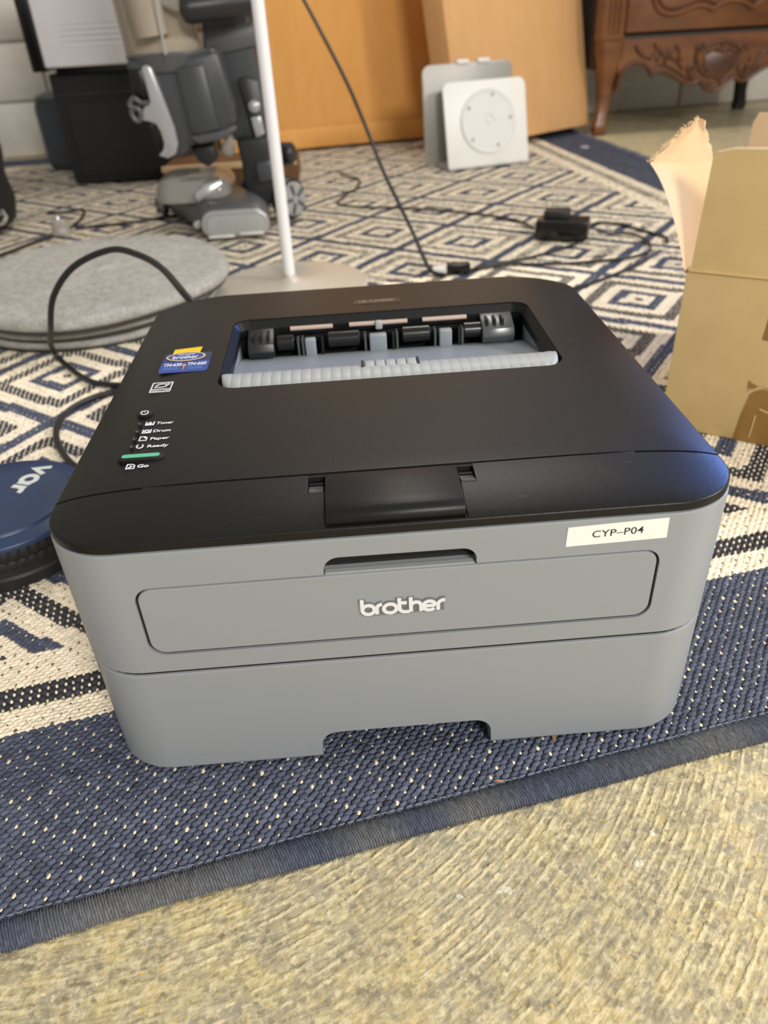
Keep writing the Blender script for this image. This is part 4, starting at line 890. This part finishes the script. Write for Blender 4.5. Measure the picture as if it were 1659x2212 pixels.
for px, a in ((345, 0), ):
    MB().tube([at(332, -30, 1.285), at(346, 60, 1.285), at(358, 118, 1.285)], .0022, 8).part('bin_rib', 'ledge', bin_)
vprism([(266, 132), (300, 130), (372, 128), (452, 104), (470, 108), (505, 225), (510, 268), (484, 300), (430, 310), (412, 318), (398, 340), (370, 345), (345, 325), (330, 270), (300, 210)], 1.33, .13, 'vac', 'motor_body', bevel=.010, seg=3)
vprism([(378, 148), (438, 138), (470, 262), (476, 280), (425, 292), (412, 285)], 1.322, .012, 'vac', 'front_panel', bevel=.004, seg=2)
vprism([(408, 296), (478, 282), (508, 270), (512, 282), (482, 302), (430, 312)], 1.320, .02, 'vac3', 'lower_bumper', bevel=.004)
vprism([(276, 150), (306, 150), (326, 222), (316, 240), (290, 225)], 1.325, .05, 'black_gloss', 'side_recess', bevel=.003)
vprism([(322, 272), (345, 272), (356, 318), (350, 330), (336, 318)], 1.325, .05, 'black_gloss', 'side_recess', bevel=.003)
# silver carrying latch
vprism([(304, 146), (314, 139), (326, 146), (354, 218), (376, 276), (384, 312), (379, 334), (362, 343), (342, 336), (352, 326), (354, 310), (346, 284), (336, 268), (318, 262), (304, 260), (310, 232), (324, 222), (320, 205)], 1.312, .016, 'silver', 'latch_arm', bevel=.003, label='silver curved side latch')
MB().tube(spline(pp([(322, 222), (305, 222), (289, 212), (280, 226), (286, 232), (300, 236), (305, 252), (298, 262), (286, 250), (284, 236)], 1.312), 4), .0045, 8).part('latch_hook', 'vac3', vc)
# spine and upper tube
vprism([(425, -60), (522, -72), (545, 90), (562, 165), (592, 330), (600, 345), (560, 352), (520, 310), (490, 296), (470, 250), (440, 110)], 1.40, .075, 'vac', 'spine', bevel=.008, seg=3)
vprism([(438, 70), (545, 46), (556, 98), (448, 124)], 1.392, .02, 'vac3', 'spine_band', bevel=.003)
MB().lathe([(.010, -.004), (.020, 0), (.024, .010), (.024, .13), (.021, .142), (.010, .146)], at(394, 20, 1.30), 28, (at(528, 2, 1.34)-at(394, 20, 1.30))).part('crossbar', 'vac2', vc)
MB().lathe([(.004, 0), (.014, .02), (.020, .05)], at(352, 8, 1.31), 20, (1, .1, .1)).part('hose_cuff', 'clear', vc)
vprism([(512, 172), (530, 165), (560, 175), (582, 290), (586, 305), (552, 312), (538, 262)], 1.388, .02, 'vac2', 'release_plate', bevel=.004)
MB().lathe([(.0005, .010), (.006, .0095), (.011, .006), (.012, 0)][::-1], at(549, 230, 1.385) + Vector((0, .003, 0)), 24, (0, -1, 0)).part('release_button', 'silver', vc)
vprism([(541, 254), (563, 250), (573, 290), (553, 299)], 1.382, .01, 'silver', 'pedal', bevel=.003)
MB().tube(spline(pp([(535, -30), (541, 30), (547, 80), (556, 130), (566, 180)], 1.44), 4), .0045, 8).part('side_cable', 'cord', vc)
# neck and ankle joint
vprism([(508, 300), (600, 296), (608, 345), (612, 400), (600, 440), (545, 448), (528, 400), (520, 345)], 1.37, .07, 'vac2', 'neck', bevel=.008, seg=3)
vprism([(552, 352), (590, 345), (597, 388), (560, 396)], 1.360, .02, 'vac', 'neck_cover', bevel=.004)
vprism([(410, 318), (462, 310), (470, 345), (450, 362), (428, 350)], 1.36, .05, 'vac2', 'lower_lug', bevel=.005)
MB().lathe([(.012, 0), (.014, .01), (.009, .03), (.004, .038)], at(492, 330, 1.38), 16, (.3, -.3, .9)).part('clear_joint', 'clear', vc)
MB().lathe([(.018, 0), (.022, .006), (.022, .028), (.016, .034)], at(602, 332, 1.43), 24, (1, -.3, 0)).part('hinge_cap', 'vac2', vc)
# floor head: long rounded body running back from the silver end cap
def head_ring(y, x0, x1, h, r): return [(a, y, b) for a, b in rrect(x0, x1, .006, h, r, r*1.2, 0, 6)]
hd = MB().loft([head_ring(1.268, -.292, -.160, .056, .024), head_ring(1.275, -.296, -.157, .060, .026), head_ring(1.33, -.318, -.160, .066, .028), head_ring(1.40, -.352, -.190, .070, .03), head_ring(1.47, -.392, -.235, .068, .03), head_ring(1.52, -.410, -.27, .056, .026), head_ring(1.535, -.400, -.29, .046, .02)]).part('floor_head', 'vac3', vc, ang=60)
cp = [(a, b) for a, b in rrect(-.291, -.158, .004, .055, .024, .026, 0, 8)]
cap = MB().prism(cp, (0, 1.256, 0), (1, 0, 0), (0, 0, 1), (0, .014, 0)).part('end_cap', 'silver', hd, bevel=.005, seg=4, label='silver pill shaped end cap')
MB().prism([(a, b) for a, b in rrect(-.280, -.168, .010, .046, .016, .018, 0, 8)], (0, 1.2535, 0), (1, 0, 0), (0, 0, 1), (0, .004, 0)).part('cap_inset', 'ledge', cap, bevel=.0012)
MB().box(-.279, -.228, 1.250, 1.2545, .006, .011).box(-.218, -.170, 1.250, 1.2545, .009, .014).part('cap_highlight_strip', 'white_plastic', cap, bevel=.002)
MB().lathe([(.0005, -.004), (.006, -.003), (.008, 0), (.006, .004)], (-.300, 1.27, .030), 16, (-.5, -1, .3)).part('bumper_stud', 'chrome', hd)
MB().loft([[(x, y, z) for x, y in rrect(-.388, -.235, 1.325, 1.50, .04, .04, d, 6)] for d, z in ((0, .060), (.002, .084), (.012, .098), (.03, .102))]).part('brush_window', 'clear', hd, label='clear hood over the brush')
MB().tube([(-.365, 1.48, .078), (-.275, 1.34, .072)], .014, 16).part('brush_roll', 'vac2', hd)
MB().prism([(0, 0), (.055, .028), (.050, .040), (.018, .034), (-.004, .016)], (-.300, 1.312, .060), (1, .15, 0), (0, .25, 1), (0, .02, .004)).part('front_trim', 'chrome', hd, bevel=.004)
def wheel(c, r, w_, ax, name='wheel'):
    wh = MB().lathe([(r*.55, 0), (r*.92, .002), (r, .007), (r, w_-.007), (r*.92, w_-.002), (r*.55, w_)], c, 36, ax).part(name, 'vac2', vc)
    ax_ = Vector(ax).normalized(); MB().lathe([(r*.8, 0), (r*.78, .004), (.004, .007)], Vector(c) + ax_*w_*.98, 30, ax_).part('wheel_cover', 'silver', wh)
    t_ = Vector((0, 0, 1)); u_ = ax_.cross(t_).normalized(); v_ = u_.cross(ax_)
    for q in range(5):
        a = 2*PI*q/5; d = u_*math.cos(a) + v_*math.sin(a); n_ = ax_.cross(d); p = Vector(c) + ax_*(w_+.005)
        MB().obox(p + d*r*.2 - n_*.003, d*r*.5, n_*.006, ax_*.003).part('wheel_spoke', 'vac3', wh)
    return wh
wheel((-.135, 1.400, .044), .042, .03, (.75, -.66, 0)); wheel((-.185, 1.46, .044), .042, .026, (-.75, .66, 0))
wheel((-.402, 1.50, .026), .024, .014, (-.8, -.5, 0))

# ================================================================ CRUMBS AND SPECKS
for (x, y), l, a, lb in (((.089, -.003), .006, 1.2, 'tiny wood splinter on the rug just below the printer front'), ((.114, -.023), .0035, .2, 'pale speck on the rug near the binding'), ((.048, -.027), .006, -.2, 'thin orange splinter on the rug border')):
    MB().add([(x, y, .0006), (x+l*math.cos(a), y+l*math.sin(a), .0008), (x+l*.9*math.cos(a+.3), y+l*.9*math.sin(a+.3), .0006), (x+.3*l, y, .0022)], [(0, 1, 3), (1, 2, 3), (2, 0, 3), (0, 2, 1)]).single('splinter', 'crumb', lb, 'splinter', (x, y, .0008))
MB().lathe([(.011, 0), (.013, .001), (.012, .004), (.006, .006), (.0005, .0065)], (.690, 2.025, .0004), 20).single('glass_bead', 'glass', 'tiny clear round bead on the far navy border', 'bead', (.690, 2.025, .0004))
